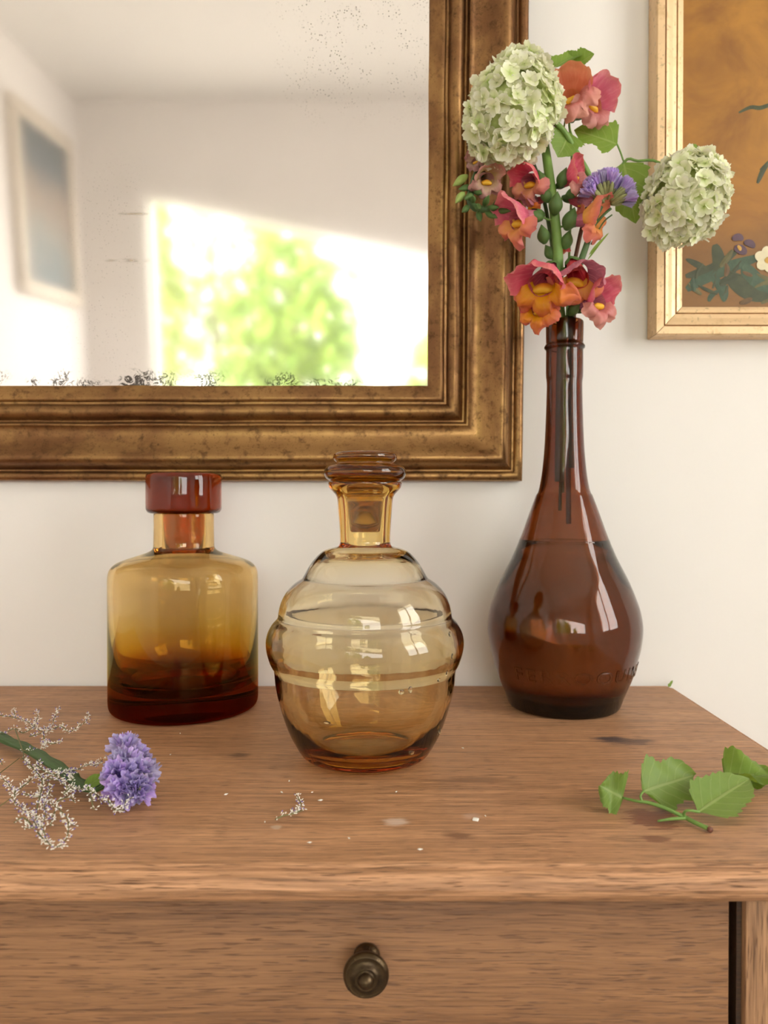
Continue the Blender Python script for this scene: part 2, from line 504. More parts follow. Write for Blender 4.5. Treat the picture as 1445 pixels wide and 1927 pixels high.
# ------------------------------------------------------------------ garden trees (seen blurred in the mirror)
M['tree_leaf'] = petal('sunlit_tree_leaf', [(0.0, (0.16, 0.28, 0.02)), (1.0, (0.34, 0.42, 0.05))], 0.4, 0.5, vary=0.2)
M['tree_leaf2'] = petal('deep_tree_leaf', [(0.0, (0.12, 0.22, 0.03)), (1.0, (0.24, 0.34, 0.06))], 0.35, 0.5, vary=0.2)
M['bark'] = plain('bark', (0.13, 0.09, 0.06), 0.9, var=0.4, scale=20)
def tree(x, y, h, rad, n, mat, label, seed):
    rng = random.Random(seed)
    t = thing('garden_tree', label, 'tree', (x, y, -0.6), 'trees in the garden behind the window')
    c = Vector((x, y, h * 0.55))
    V, Fc, UV = [], [], []
    for i in range(n):
        while True:
            d = Vector((rng.uniform(-1, 1), rng.uniform(-1, 1), rng.uniform(-1, 1)))
            if d.length < 1: break
        lump = 0.72 + 0.28 * math.sin(d.x * 7 + seed) * math.sin(d.z * 6 + seed * 2) 
        p = c + Vector((d.x * rad, d.y * rad * 0.8, d.z * h * 0.52)) * (0.6 + 0.4 * lump)
        a = Vector((rng.gauss(0, 1), rng.gauss(0, 1), rng.gauss(0, 1))).normalized()
        b = a.orthogonal().normalized()
        s = rng.uniform(0.07, 0.15)
        k = len(V)
        V += [p - a * s, p + b * s * 0.55, p + a * s, p - b * s * 0.55]
        UV += [(0, rng.random())] * 4
        Fc.append((k, k + 1, k + 2, k + 3))
    part('foliage', V, Fc, mat, t, UV, smooth=False)
    part('trunk', *tube([(x, y, -0.62), (x + 0.05, y, h * 0.3), (x - 0.03, y, h * 0.8)], [0.12, 0.09, 0.03], 8), M['bark'], t)
tree(-2.8, -6.2, 3.7, 0.85, 1700, M['tree_leaf'], 'yellow-green leafy tree outside the sloped window, beside the left wall', 1)
tree(-0.95, -6.6, 3.0, 0.95, 1150, M['tree_leaf2'], 'darker green tree outside the sloped window, next to the yellow-green one', 2)
tree(0.47, -6.0, 2.0, 0.45, 300, M['tree_leaf'], 'low sunlit tree outside the sloped window, under open sky', 3)
tree(-2.6, -10.2, 5.0, 2.2, 2600, M['tree_leaf2'], 'tall dark green tree at the far end of the garden', 4)

# ------------------------------------------------------------------ chest of drawers
DX0, DX1 = -0.78, 0.332
FY = 0.447                         # drawer front plane
BY = 0.857
chest_c = Vector(((DX0 + DX1) / 2, 0.65, 0))
chest = thing('chest_of_drawers', 'stripped light oak chest of drawers with moulded top edge against the cream wall', 'chest', chest_c)
def st(px, py, rpx, rpy, col, amt=0.7, edge=0.4):
    p = H(px, py); q = H(px + rpx, py); s = H(px, py + rpy)
    return (p.x - chest_c.x, p.y - chest_c.y, abs(q.x - p.x), abs(p.y - s.y), col, amt, edge)
STAINS = [st(1150, 1391, 34, 5, (0.03, 0.022, 0.03), 0.9, 0.5), st(1190, 1396, 40, 5, (0.06, 0.035, 0.035), 0.75, 0.6),
          st(1230, 1541, 50, 19, (0.17, 0.052, 0.024), 0.85, 0.2), st(1233, 1578, 26, 6, (0.17, 0.055, 0.028), 0.7, 0.3),
          st(860, 1572, 26, 6, (0.12, 0.045, 0.02), 0.7, 0.6), st(745, 1546, 20, 7, (0.78, 0.62, 0.52), 0.6, 0.5),
          st(520, 1557, 9, 4, (0.7, 0.56, 0.44), 0.5, 0.4), st(888, 1536, 16, 5, (0.6, 0.42, 0.34), 0.4, 0.5),
          st(880, 1468, 60, 6, (0.16, 0.07, 0.03), 0.5, 0.8), st(450, 1421, 18, 4, (0.07, 0.03, 0.015), 0.7, 0.6),
          st(640, 1525, 30, 9, (0.2, 0.09, 0.04), 0.45, 0.8), st(400, 1480, 60, 40, (0.28, 0.12, 0.05), 0.25, 0.9),
          st(1110, 1520, 60, 20, (0.22, 0.13, 0.04), 0.3, 0.9), st(1290, 1590, 40, 6, (0.26, 0.10, 0.05), 0.4, 0.8)]
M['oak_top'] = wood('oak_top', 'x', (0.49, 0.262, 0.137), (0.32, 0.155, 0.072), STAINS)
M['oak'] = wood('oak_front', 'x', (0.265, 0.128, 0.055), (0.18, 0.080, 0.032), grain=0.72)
M['oak_shade'] = wood('oak_shadow_dark', 'x', (0.06, 0.03, 0.015), (0.03, 0.014, 0.008))  # shade inside the drawer gap put into the wood colour
M['oak_v'] = wood('oak_upright', 'z', (0.40, 0.22, 0.11), (0.27, 0.13, 0.06))
# moulded top: profile (inset from front, height); extruded along three sides
prof = [(0.0125, 0.0), (0.0105, -0.0006), (0.0092, -0.0018), (0.0082, -0.0024), (0.0072, -0.0020), (0.0055, -0.0024), (0.0032, -0.0042), (0.0012, -0.0074),
        (0.0003, -0.0108), (0.0010, -0.0142), (0.0026, -0.0168), (0.0044, -0.0188), (0.0065, -0.0202), (0.010, -0.0208)]
FT = 0.4250
V, Fc = [], []
for ins, dz in prof:
    V += [Vector((DX0 + ins, BY, TOP + dz)), Vector((DX0 + ins, FT + ins, TOP + dz)), Vector((DX1 - ins, FT + ins, TOP + dz)), Vector((DX1 - ins, BY, TOP + dz))]
for i in range(len(prof) - 1):
    for k in range(4):
        k2 = (k + 1) % 4
        Fc.append((i * 4 + k, i * 4 + k2, i * 4 + 4 + k2, i * 4 + 4 + k))
Fc.append((0, 1, 2, 3)); n = (len(prof) - 1) * 4; Fc.append((n + 3, n + 2, n + 1, n))
o = part('top', V, Fc, M['oak_top'], chest, smooth=False, fix=True)
UZ = TOP - 0.0208
PX = 0.2135                        # inner edge of the right upright
PXL = -0.45 - (PX) + 0.0           # mirrored upright on the far side
for a, b in ((PX, 0.318), (DX0 + 0.014, DX0 + 0.118)):
    part('upright', *bevel_box(a, b, FY - 0.002, FY + 0.05, 0.0, UZ, 0.001), M['oak_v'], chest)
for x in (0.298, DX0 + 0.014):
    part('side_panel', *box(x, x + 0.02, FY + 0.05, BY - 0.012, 0.08, UZ), M['oak_v'], chest, smooth=False)
part('back_panel', *box(DX0 + 0.014, 0.318, BY - 0.012, BY - 0.002, 0.08, UZ), M['oak'], chest, smooth=False)
DLX = DX0 + 0.118 + 0.006
DRX = 0.2046
zt = UZ - 0.0012
for hgt in (0.19, 0.24, 0.26):
    part('rail', *box(DLX - 0.005, PX, FY + 0.03, FY + 0.06, zt - hgt - 0.014, zt - hgt - 0.001), M['oak'], chest, smooth=False)
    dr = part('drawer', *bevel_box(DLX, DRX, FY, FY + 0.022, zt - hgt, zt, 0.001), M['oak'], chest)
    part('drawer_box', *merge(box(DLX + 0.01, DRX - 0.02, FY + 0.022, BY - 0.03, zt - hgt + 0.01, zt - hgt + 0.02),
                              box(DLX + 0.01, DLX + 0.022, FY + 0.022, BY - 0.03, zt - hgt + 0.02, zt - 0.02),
                              box(DRX - 0.032, DRX - 0.02, FY + 0.022, BY - 0.03, zt - hgt + 0.02, zt - 0.02)), M['oak_shade'], dr, smooth=False)
    part('gap_shade_strip', *box(DRX - 0.012, PX + 0.0005, FY + 0.024, FY + 0.034, zt - hgt, zt), M['oak_shade'], chest, smooth=False)  # added board behind the gap, coloured near black as shade
    part('gap_shade_strip', *box(PX - 0.0032, PX - 0.0002, FY + 0.003, FY + 0.034, zt - hgt, zt), M['oak_shade'], chest, smooth=False)  # added strip hiding the lit inner face of the upright, shade as colour
    kz = TOP - 0.0605 if hgt < 0.2 else zt - hgt / 2
    for kx in (-0.0102, -0.447):
        kp = [(0, 0.0), (0.0078, 0.0), (0.0080, 0.0015), (0.0076, 0.0030), (0.0066, 0.0040), (0.0056, 0.006), (0.0052, 0.011), (0.0060, 0.0135), (0.0105, 0.0150), (0.0127, 0.0168), (0.0131, 0.0186), (0.0127, 0.0202),
              (0.0116, 0.0210), (0.0113, 0.0217), (0.0111, 0.0214), (0.0092, 0.0224), (0.0068, 0.0226), (0.0066, 0.0238), (0.0058, 0.0238), (0.0048, 0.0232), (0.0045, 0.0252), (0.0038, 0.0268), (0.0020, 0.0284), (0, 0.0290)]
        kv, kf = lathe(kp, 40)
        kv = [Vector((kx + v.x, FY - v.z, kz + v.y)) for v in kv]
        part('knob', kv, kf, M['brass'], dr, fix=True)
    zt -= hgt + 0.016

# ------------------------------------------------------------------ gilt mirror
TILT = R(4.0)
corner = P(983, 904, 0.848)
MW, MH = 0.78, 1.02
mir = thing('wall_mirror', 'large antique mirror in a wide moulded bronze gilt frame with foxed glass', 'mirror', (corner.x - MW / 2, WY1 - 0.0015, corner.z))
mir.rotation_euler = (TILT, 0, 0)
u = 5.82e-4
fp = [(0, 0.0), (0, 10), (1.5, 13), (4, 15), (9, 16), (14, 15.5), (17.5, 14), (19, 11.5), (22, 11.5), (24, 14), (27, 18), (32, 24), (38, 28.5), (44, 30), (50, 29), (58, 25.5), (66, 21.5), (76, 17.5), (88, 15.2),
      (98, 15.0), (103, 16.2), (106, 17.5), (109, 17.0), (111, 13), (113, 10), (116, 9.5), (118.5, 11), (121, 14.5), (126, 17.2), (132, 18.2), (138, 17.5), (142, 15), (144, 12.5), (147, 8.5), (151, 8.5), (152.5, 10.5), (156, 11.6),
      (160, 11.2), (168, 9.2), (176, 6.6), (182, 5.0), (183, 2.5)]
V, Fc = [], []
nseg = 1
for wpx, h in fp:
    a = wpx * u; hh = -h * 0.001
    V += [Vector((-MW / 2 + a, hh, a)), Vector((MW / 2 - a, hh, a)), Vector((MW / 2 - a, hh, MH - a)), Vector((-MW / 2 + a, hh, MH - a))]
for i in range(len(fp) - 1):
    for k in range(4):
        k2 = (k + 1) % 4
        Fc.append((i * 4 + k, i * 4 + k2, i * 4 + 4 + k2, i * 4 + 4 + k))
bm = bmesh.new()
me = mesh_data('frame', V, Fc, smooth=False)
bm.from_mesh(me)
ed = [e for e in bm.edges if (e.verts[0].co - e.verts[1].co).length > 0.3]
bmesh.ops.subdivide_edges(bm, edges=ed, cuts=40, use_grid_fill=True)
rng = random.Random(5)
for v in bm.verts:                       # hand-made waviness and wear of the gesso
    q = v.co.copy()
    if q.y < -0.004:
        v.co.y += 0.0011 * mnoise.noise(q * 17) + 0.0005 * mnoise.noise(q * 60)
        v.co.x += 0.0007 * mnoise.noise(q * 13 + Vector((7, 0, 0)))
        v.co.z += 0.0007 * mnoise.noise(q * 13 + Vector((0, 9, 0)))
bmesh.ops.recalc_face_normals(bm, faces=bm.faces)
bm.to_mesh(me); bm.free()
me.polygons.foreach_set('use_smooth', [True] * len(me.polygons))
try:
    me.set_sharp_from_angle(angle=R(50))
except Exception: pass
add('frame', me, M['gilt'], mir)
def mirror_mat():
    t = NT('foxed_mirror_glass')
    co = t.coord()
    s = t.n('SeparateXYZ', {0: co})
    x, z = s.outputs[0], s.outputs[2]
    a = 183 * u
    zz = t.math('SUBTRACT', z, a)                       # height over the lower glass edge
    xr = t.math('SUBTRACT', MW / 2 - a, x)              # distance from the right glass edge
    def win(v, lo, hi, soft):
        return t.math('MULTIPLY', smooth01(t, v, lo - soft, lo + soft), t.math('SUBTRACT', 1.0, smooth01(t, v, hi - soft, hi + soft)))
    # black creeping rot along the lower edge
    crawl = t.math('SUBTRACT', 1.0, t.math('MULTIPLY', t.math('ABSOLUTE', t.math('SUBTRACT', t.noise(co, 75, 6, 0.7, 1.5), 0.5)), 6.0))
    big = t.noise(co, 17, 2)
    edge = t.math('SUBTRACT', 1.0, smooth01(t, zz, 0.0, 0.030))
    leftmask = smooth01(t, xr, 0.02, 0.22)
    thr = t.math('SUBTRACT', 1.12, t.math('MULTIPLY', t.math('MULTIPLY', edge, t.math('ADD', 0.22, t.math('MULTIPLY', leftmask, 0.40))), smooth01(t, big, 0.38, 0.62)))
    rot = t.math('MULTIPLY', smooth01(t, t.math('SUBTRACT', crawl, thr), 0.0, 0.12), 0.9)
    # fine pepper high on the right
    pep = t.n('TexVoronoi', {'Vector': co, 'Scale': 330.0}, feature='F1').outputs['Distance']
    pn = t.noise(co, 60, 3)
    pepm = t.math('MULTIPLY', win(xr, 0.008, 0.15, 0.035), win(zz, 0.31, 0.6, 0.05))
    dots = t.math('MULTIPLY', t.math('SUBTRACT', 1.0, smooth01(t, pep, 0.18, 0.32)), t.math('MULTIPLY', pepm, smooth01(t, pn, 0.42, 0.6)))
    pep2 = t.math('MULTIPLY', t.math('SUBTRACT', 1.0, smooth01(t, pep, 0.08, 0.18)), t.math('MULTIPLY', win(xr, 0.30, 0.42, 0.05), win(zz, 0.0, 0.24, 0.05)))
    dots = t.math('MAXIMUM', dots, t.math('MULTIPLY', pep2, 0.6))
    # two pale brown scratches
    scr = t.math('MULTIPLY', win(xr, 0.308, 0.352, 0.006), t.math('MAXIMUM', win(zz, 0.1345, 0.1375, 0.0012), win(zz, 0.1845, 0.1870, 0.0012)))
    scr = t.math('MULTIPLY', t.math('MULTIPLY', scr, smooth01(t, t.noise(t.mapped(co, (40, 1, 160)), 1.0, 3), 0.4, 0.6)), 0.5)
    haze = t.noise(co, 9, 3)
    gl = t.n('BsdfGlossy', {'Color': t.mix(haze, (0.90, 0.865, 0.85), (0.94, 0.91, 0.88)), 'Roughness': 0.058})
    veil = t.n('BsdfDiffuse', {'Color': (0.75, 0.70, 0.66)})
    sh = t.n('MixShader', {0: 0.10, 1: gl.outputs[0], 2: veil.outputs[0]})
    dk = t.n('BsdfDiffuse', {'Color': (0.035, 0.026, 0.02)})
    sh = t.n('MixShader', {0: rot, 1: sh.outputs[0], 2: dk.outputs[0]})
    sh = t.n('MixShader', {0: t.math('MULTIPLY', dots, 0.75), 1: sh.outputs[0], 2: t.n('BsdfDiffuse', {'Color': (0.22, 0.20, 0.17)}).outputs[0]})
    sh = t.n('MixShader', {0: scr, 1: sh.outputs[0], 2: t.n('BsdfDiffuse', {'Color': (0.36, 0.27, 0.17)}).outputs[0]})
    return t.done(sh)
a = 182 * u
gv, gf = box(-MW / 2 + a, MW / 2 - a, -0.0045, -0.0015, a, MH - a)
add('glass', mesh_data('glass', gv, gf, smooth=False), mirror_mat(), mir)

# ------------------------------------------------------------------ picture with flowers on the right
PF = 0.835
pc = P(1233, 630, PF)
PW, PH = 0.52, 0.62
pic = thing('flower_painting', 'oil painting of pale flowers on an orange-brown ground in a pale gold frame', 'painting', (pc.x + PW / 2, WY1, pc.z))
def rail_profile(fp, x0, x1, zz0, zz1, depth0, name, mat, parent):
    """four mitred rails; fp = (inset, height over wall); rails meet in a hairline joint"""
    cs = [(x0, zz0, 1, 1), (x1, zz0, -1, 1), (x1, zz1, -1, -1), (x0, zz1, 1, -1)]
    for k in range(4):
        A, B = cs[k], cs[(k + 1) % 4]
        V, Fc = [], []
        g = 0.0004
        for ins, h in fp:
            for (cx, cz, sx, sz), s in ((A, 1), (B, -1)):
                p = Vector((cx + sx * ins, depth0 - h, cz + sz * ins))
                d = Vector((B[0] - A[0], 0, B[1] - A[1])).normalized()
                V.append(p + d * g * s)
        n = len(fp)
        for i in range(n - 1):
            Fc.append((2 * i, 2 * i + 1, 2 * i + 3, 2 * i + 2))
        Fc.append((2 * n - 2, 2 * n - 1, 1, 0))
        Fc.append(tuple(range(0, 2 * n, 2))); Fc.append(tuple(range(2 * n - 1, 0, -2)))
        part(name, V, Fc, mat, parent, smooth=False, fix=True)
q = PF / F_PX
D = WY1 - PF
pfp = [(0, 0.001), (0, D - 0.0015), (0.0012, D), (15.6 * q, D), (16.0 * q, D - 0.006), (18.4 * q, D - 0.006), (18.8 * q, D - 0.0005), (25 * q, D - 0.002), (33 * q, D - 0.0045), (40.6 * q, D - 0.006), (41 * q, D - 0.011), (43.4 * q, D - 0.011),
       (44 * q, D - 0.0065), (50 * q, D - 0.0075), (50.5 * q, D - 0.0085), (56 * q, D - 0.010), (56.5 * q, 0.004), (30 * q, 0.001)]
rail_profile(pfp, pc.x, pc.x + PW, pc.z, pc.z + PH, WY1 - 0.0005, 'frame_rail', M['pale_gilt'], pic)
part('backing', *box(pc.x + 0.004, pc.x + PW - 0.004, WY1 - 0.006, WY1 - 0.001, pc.z + 0.004, pc.z + PH - 0.004), M['pale_wood'], pic, smooth=False)
CY = WY1 - D + 0.0135                    # canvas plane
def canvas_mat():
    t = NT('painted_canvas')
    co = t.coord()
    z = t.n('SeparateXYZ', {0: co}).outputs[2]
    a = t.noise(co, 14, 4, 0.6, 0.5)
    b = t.noise(t.mapped(co, (30, 1, 70)), 1.0, 4, 0.7)
    c = t.mix(smooth01(t, a, 0.3, 0.7), (0.24, 0.095, 0.012), (0.42, 0.19, 0.022))
    low = t.math('SUBTRACT', 1.0, smooth01(t, t.math('ADD', z, t.math('MULTIPLY', t.math('SUBTRACT', a, 0.5), 0.06)), 0.085, 0.155))
    c = t.mix(low, c, t.mix(b, (0.09, 0.055, 0.018), (0.24, 0.13, 0.035)))
    mid = t.math('SUBTRACT', 1.0, smooth01(t, z, 0.10, 0.24))
    c = t.mix(t.math('MULTIPLY', mid, 0.4), c, (0.30, 0.11, 0.016))
    return t.done(t.principled(Base_Color=c, Roughness=0.5, Normal=t.bump(b, 0.3, 0.0006)))
M['canvas'] = canvas_mat()
part('canvas', *box(pc.x + 54 * q, pc.x + PW - 54 * q, CY, CY + 0.004, pc.z + 54 * q, pc.z + PH - 54 * q), M['canvas'], pic, smooth=False)
M['paint_green'] = plain('paint_dark_green', (0.050, 0.058, 0.024), 0.5, var=0.6, scale=90)
M['paint_green2'] = plain('paint_blue_green', (0.048, 0.082, 0.044), 0.5, var=0.5, scale=120)
M['paint_olive'] = plain('paint_olive', (0.11, 0.095, 0.03), 0.5, var=0.5, scale=120)
M['paint_umber'] = plain('paint_umber', (0.13, 0.07, 0.022), 0.5, var=0.5, scale=120)
M['paint_white'] = plain('paint_cream', (0.72, 0.64, 0.44), 0.5, var=0.15, scale=120)
M['paint_yellow'] = plain('paint_yellow', (0.55, 0.30, 0.05), 0.5, scale=120)
M['paint_purple'] = plain('paint_purple', (0.10, 0.05, 0.075), 0.5, var=0.4, scale=120)
def stroke(name, pts, w0, mat, lift=0.00012):
    """thick oil-paint brush stroke, tapering, on the canvas"""
    Y = CY - lift
    ps = catmull([P(a_, b_, Y) for a_, b_ in pts], 5)
    V, Fc = [], []
    n = len(ps)
    for i, p in enumerate(ps):
        d = ps[min(i + 1, n - 1)] - ps[max(i - 1, 0)]
        s = Vector((-d.z, 0, d.x)).normalized()
        wd = w0 * q * (math.sin(math.pi * (0.08 + 0.9 * i / (n - 1))) ** 0.7) * 0.5
        V += [p - s * wd, p + Vector((0, -0.00015, 0)), p + s * wd, p + Vector((0, lift, 0))]
    for i in range(n - 1):
        for k in range(4):
            k2 = (k + 1) % 4
            Fc.append((4 * i + k, 4 * i + k2, 4 * i + 4 + k2, 4 * i + 4 + k))
    part(name, V, Fc, mat, pic, smooth=False)
for pts, wd, m in [([(1292, 545), (1330, 520), (1380, 500), (1440, 480)], 26, 'paint_green2'), ([(1290, 520), (1340, 505), (1390, 470)], 18, 'paint_green'),
                   ([(1345, 460), (1352, 490), (1345, 520)], 24, 'paint_green'), ([(1340, 520), (1360, 545), (1362, 568)], 20, 'paint_green2'),
                   ([(1370, 520), (1410, 545), (1450, 560)], 40, 'paint_green'), ([(1400, 500), (1430, 540), (1470, 530)], 40, 'paint_green2'),
                   ([(1450, 560), (1500, 520), (1560, 530)], 40, 'paint_green'), ([(1390, 212), (1412, 202), (1430, 203), (1460, 197), (1500, 215)], 8, 'paint_green'),
                   ([(1425, 345), (1436, 320), (1450, 300)], 10, 'paint_green'), ([(1430, 320), (1460, 290), (1480, 240)], 8, 'paint_green')]:
    stroke('painted_leaf', pts, wd, M[m])
rg = random.Random(2)
for i in range(34):
    bx_, by_ = rg.uniform(1300, 1560), rg.uniform(500, 572)
    an = rg.uniform(-2.6, -0.5); ln = rg.uniform(22, 60)
    stroke('painted_leaf', [(bx_, by_), (bx_ + math.cos(an) * ln * 0.5 + rg.uniform(-5, 5), by_ + math.sin(an) * ln * 0.3), (bx_ + math.cos(an) * ln, by_ + math.sin(an) * ln * 0.6)], rg.uniform(5, 13), M[rg.choice(['paint_green', 'paint_green2', 'paint_olive', 'paint_umber'])], rg.uniform(0.0001, 0.0005))
for pts, wd in [([(1378, 450), (1390, 446), (1398, 452)], 14), ([(1382, 466), (1395, 470), (1404, 478)], 18), ([(1400, 456), (1412, 458), (1420, 466)], 14)]:
    stroke('painted_petal', pts, wd, M['paint_purple'], 0.0007)
stroke('painted_centre', [(1388, 462), (1392, 467), (1393, 472)], 7, M['paint_yellow'], 0.0011)
for k in range(6):
    an = R(20 + 60 * k)
    cx, cy = 1446, 488
    stroke('painted_petal', [(cx + math.cos(an) * 5, cy + math.sin(an) * 5), (cx + math.cos(an) * 16, cy + math.sin(an) * 16), (cx + math.cos(an) * 27, cy + math.sin(an) * 25)], 21, M['paint_white'], 0.0009)
stroke('painted_centre', [(1440, 487), (1446, 490), (1452, 488)], 12, M['paint_yellow'], 0.0014)

# picture on the left wall, seen in the mirror
lp = thing('framed_picture', 'pale wood framed blue-grey picture hung on the left wall, seen in the mirror', 'painting', (WX0, -1.8, 1.585))
A0, A1, Z0, Z1 = -2.1, -1.5, 1.585, 2.353
for b in (((A0, A1), (Z0, Z0 + 0.06)), ((A0, A1), (Z1 - 0.06, Z1)), ((A0, A0 + 0.06), (Z0 + 0.06, Z1 - 0.06)), ((A1 - 0.06, A1), (Z0 + 0.06, Z1 - 0.06))):
    part('frame_rail', *bevel_box(WX0 + 0.001, WX0 + 0.035, b[0][0], b[0][1], b[1][0], b[1][1], 0.004), M['pale_wood'], lp)
def lp_mat():
    t = NT('blurred_landscape_paint')
    co = t.coord()
    z = t.n('SeparateXYZ', {0: co}).outputs[2]
    a = t.noise(co, 6, 3, 0.6)
    c = t.ramp(t.math('ADD', t.math('MULTIPLY', z, 1.25), t.math('MULTIPLY', t.math('SUBTRACT', a, 0.5), 0.5)),
               [(0.08, (0.13, 0.17, 0.19)), (0.3, (0.24, 0.24, 0.22)), (0.5, (0.30, 0.24, 0.20)), (0.75, (0.13, 0.15, 0.17)), (0.95, (0.06, 0.08, 0.09))])
    return t.done(t.principled(Base_Color=c, Roughness=0.6))
part('canvas', *box(WX0 + 0.004, WX0 + 0.016, A0 + 0.055, A1 - 0.055, Z0 + 0.055, Z1 - 0.055), lp_mat(), lp, smooth=False)

# ------------------------------------------------------------------ bottles
def px_prof(pts, d, ybase, n=4):
    k = d / F_PX
    out = []
    for seg in pts:                       # separate smooth segments keep sharp corners between them
        out += smooth_prof([(hw * k, (ybase - y) * k) for y, hw in seg], n) if len(seg) > 2 else [(hw * k, (ybase - y) * k) for y, hw in seg]
    return out
def r_at(prof, z):
    zs = [p[1] for p in prof]; rs = [p[0] for p in prof]
    return float(np.interp(z, zs, rs))

# --- honeycomb decanter (centre)
dd = 0.618; dx = P(687, 1200, dd).x
yb_ = 963.5 + F_PX * math.tan(math.atan(0.208 / dd) - PITCH)
k = dd / F_PX
dec = thing('beehive_decanter', 'light amber ribbed beehive decanter with ringed glass stopper', 'decanter', (dx, dd, TOP))
outer = px_prof([[(yb_, 94), (yb_ - 1.5, 99), (yb_ - 5, 105), (1413, 118), (1401, 127), (1372, 142.5), (1337, 155), (1308, 163), (1285, 167.5), (1266, 169.5), (1257, 170.5), (1251, 172.5), (1247, 175),
                  (1238, 179), (1221, 183.8), (1203, 185.5), (1186, 182), (1172, 174.5), (1164, 167.5), (1160, 164.5), (1156, 163),
                  (1148, 162), (1134, 158.8), (1119, 152.5), (1106, 143.5), (1096, 133), (1090, 124.5), (1086.5, 119), (1083, 116.5), (1077, 113),
                  (1062, 104.5), (1048, 94), (1036, 81), (1030, 67), (1027.5, 56), (1025, 50), (1019, 47.2)],
                 [(1018, 47), (1000, 47.5), (965, 50), (940, 52), (930, 55), (922, 62), (915, 67.5), (908, 69), (905, 67)]], dd, yb_)
zt_ = (yb_ - 905) * k
inner = []
for y, hw in [(905, 52), (912, 46), (925, 40), (940, 36.5), (970, 34), (1010, 33), (1022, 34), (1030, 44), (1036, 62), (1046, 82), (1058, 96), (1075, 108), (1085, 116), (1100, 133), (1118, 146), (1135, 153), (1150, 156), (1165, 164), (1185, 174), (1205, 176.5),
              (1225, 174), (1245, 166), (1265, 162), (1300, 157), (1340, 145), (1370, 129), (1388, 113), (1398, 98), (1403, 82), (1405, 55), (1405, 28)]:
    inner.append((hw * k, (yb_ - y) * k))
inner = smooth_prof(inner, 3)
full = [(0, 0.0035), (40 * k, 0.0032), (80 * k, 0.0012), (88 * k, 0.0002)] + outer + inner + [(0, inner[-1][1])]
part('body', *[[v + Vector((dx, dd, TOP)) for v in lathe(full, 96)[0]], lathe(full, 96)[1]], M['amber'], dec, fix=True)
bodyd = [c for c in dec.children if c.name.startswith('body')][0]
cvv, cff = lathe([(0, -1)] + [(math.cos(a_), math.sin(a_)) for a_ in np.linspace(-1.3, 1.3, 7)] + [(0, 1)], 12)
for a_, b_, rw, rh in [(752, 1262, 5.5, 4.5), (767, 1260, 4, 6), (824, 1356, 5, 7), (771, 1378, 6.5, 5), (833, 1243, 4, 6), (818, 1252, 5, 3.5), (626, 1316, 7, 2.5), (842, 1213, 3.5, 5), (838, 1176, 3.5, 5)]:
    z = (yb_ - b_) * k
    r = r_at(outer, z)
    sn = max(-0.97, min(0.97, (a_ - 687) * k / r))
    cx_, cy_ = r * sn, -r * math.sqrt(1 - sn * sn)
    tx = Vector((math.sqrt(1 - sn * sn), sn, 0)); nx = Vector((cx_, cy_, 0)).normalized()
    part('glass_chip', [Vector((dx + cx_, dd + cy_, TOP + z)) + tx * v.x * rw * k + nx * (v.y * 0.0007) + Vector((0, 0, v.z * rh * k)) for v in cvv], cff, M['amber'], bodyd, fix=True)
sp = [(0, 998, ), (26, 998), (28, 996), (30, 980), (34, 945), (35.5, 938)]
spf = [[(hw * k, (yb_ - y) * k) for hw, y in sp]]
top = smooth_prof([(hw * k, (yb_ - y) * k) for hw, y in [(35.5, 936), (33, 931), (33, 926), (35, 920), (34, 914), (38, 908), (52, 904.6)]], 3)
ring = smooth_prof([(hw * k, (yb_ - y) * k) for hw, y in [(60, 904.4), (68, 902), (74, 897), (77, 889), (75.5, 881), (70, 875), (62, 873.5), (56, 872.5), (54, 869), (56, 866), (59, 863), (60, 858), (58.5, 853), (54, 850), (48, 849.2)]], 4)
full = spf[0] + top + ring + [(30 * k, (yb_ - 849.6) * k), (0, (yb_ - 850) * k)]
v_, f_ = lathe(full, 72)
part('stopper', [v + Vector((dx, dd, TOP)) for v in v_], f_, M['amber_stopper'], dec, fix=True)

# --- shaded squat bottle (left)
ld = 0.772; lx = P(347, 1200, ld).x
yb_ = 963.5 + F_PX * math.tan(math.atan(0.208 / ld) - PITCH)
k = ld / F_PX
s_ = 0.966                               # wide-angle stretch taken out of the measured widths
lb = thing('squat_bottle', 'squat cylindrical bottle shading from pale amber to dark red-brown, with disc stopper', 'bottle', (lx, ld, TOP))
outer = px_prof([[(yb_, 128), (yb_ - 1, 133), (yb_ - 4, 138), (yb_ - 10, 141), (yb_ - 20, 142), (1295, 142), (1270, 142), (1240, 142), (1200, 142), (1150, 142), (1120, 142), (1100, 142), (1088, 142),
                 (1080, 141.5), (1070, 139), (1062, 133), (1056, 124), (1050, 108), (1044, 88), (1038, 70), (1033, 61), (1028, 58)], [(1022, 57.5), (990, 57), (967, 57), (965.5, 56), (965, 53)]], ld, yb_)
inner = [(hw * k, (yb_ - y) * k) for y, hw in [(965, 44), (967, 42), (1000, 41.5), (1026, 41.5), (1034, 46), (1042, 64), (1050, 90), (1058, 113), (1066, 124), (1076, 129.5), (1090, 132), (1120, 132.5), (1180, 131), (1230, 126), (1260, 119), (1280, 105), (1290, 85), (1294, 50), (1294.5, 25)]]
inner = smooth_prof(inner, 3)
full = [(0, 0.004), (60 * k, 0.0035), (110 * k, 0.001), (122 * k, 0.0)] + outer + inner + [(0, inner[-1][1])]
full = [(r * s_, z) for r, z in full]
zb_h = (yb_ - 1045) * k
GR = [(0.0, (0.42, 0.13, 0.07)), (0.10, (0.50, 0.18, 0.08)), (0.18, (0.68, 0.36, 0.13)), (0.25, (0.86, 0.58, 0.20)), (0.32, (0.94, 0.76, 0.30)), (0.47, (0.965, 0.87, 0.54)), (0.68, (0.975, 0.91, 0.74)), (1.0, (0.97, 0.89, 0.70))]
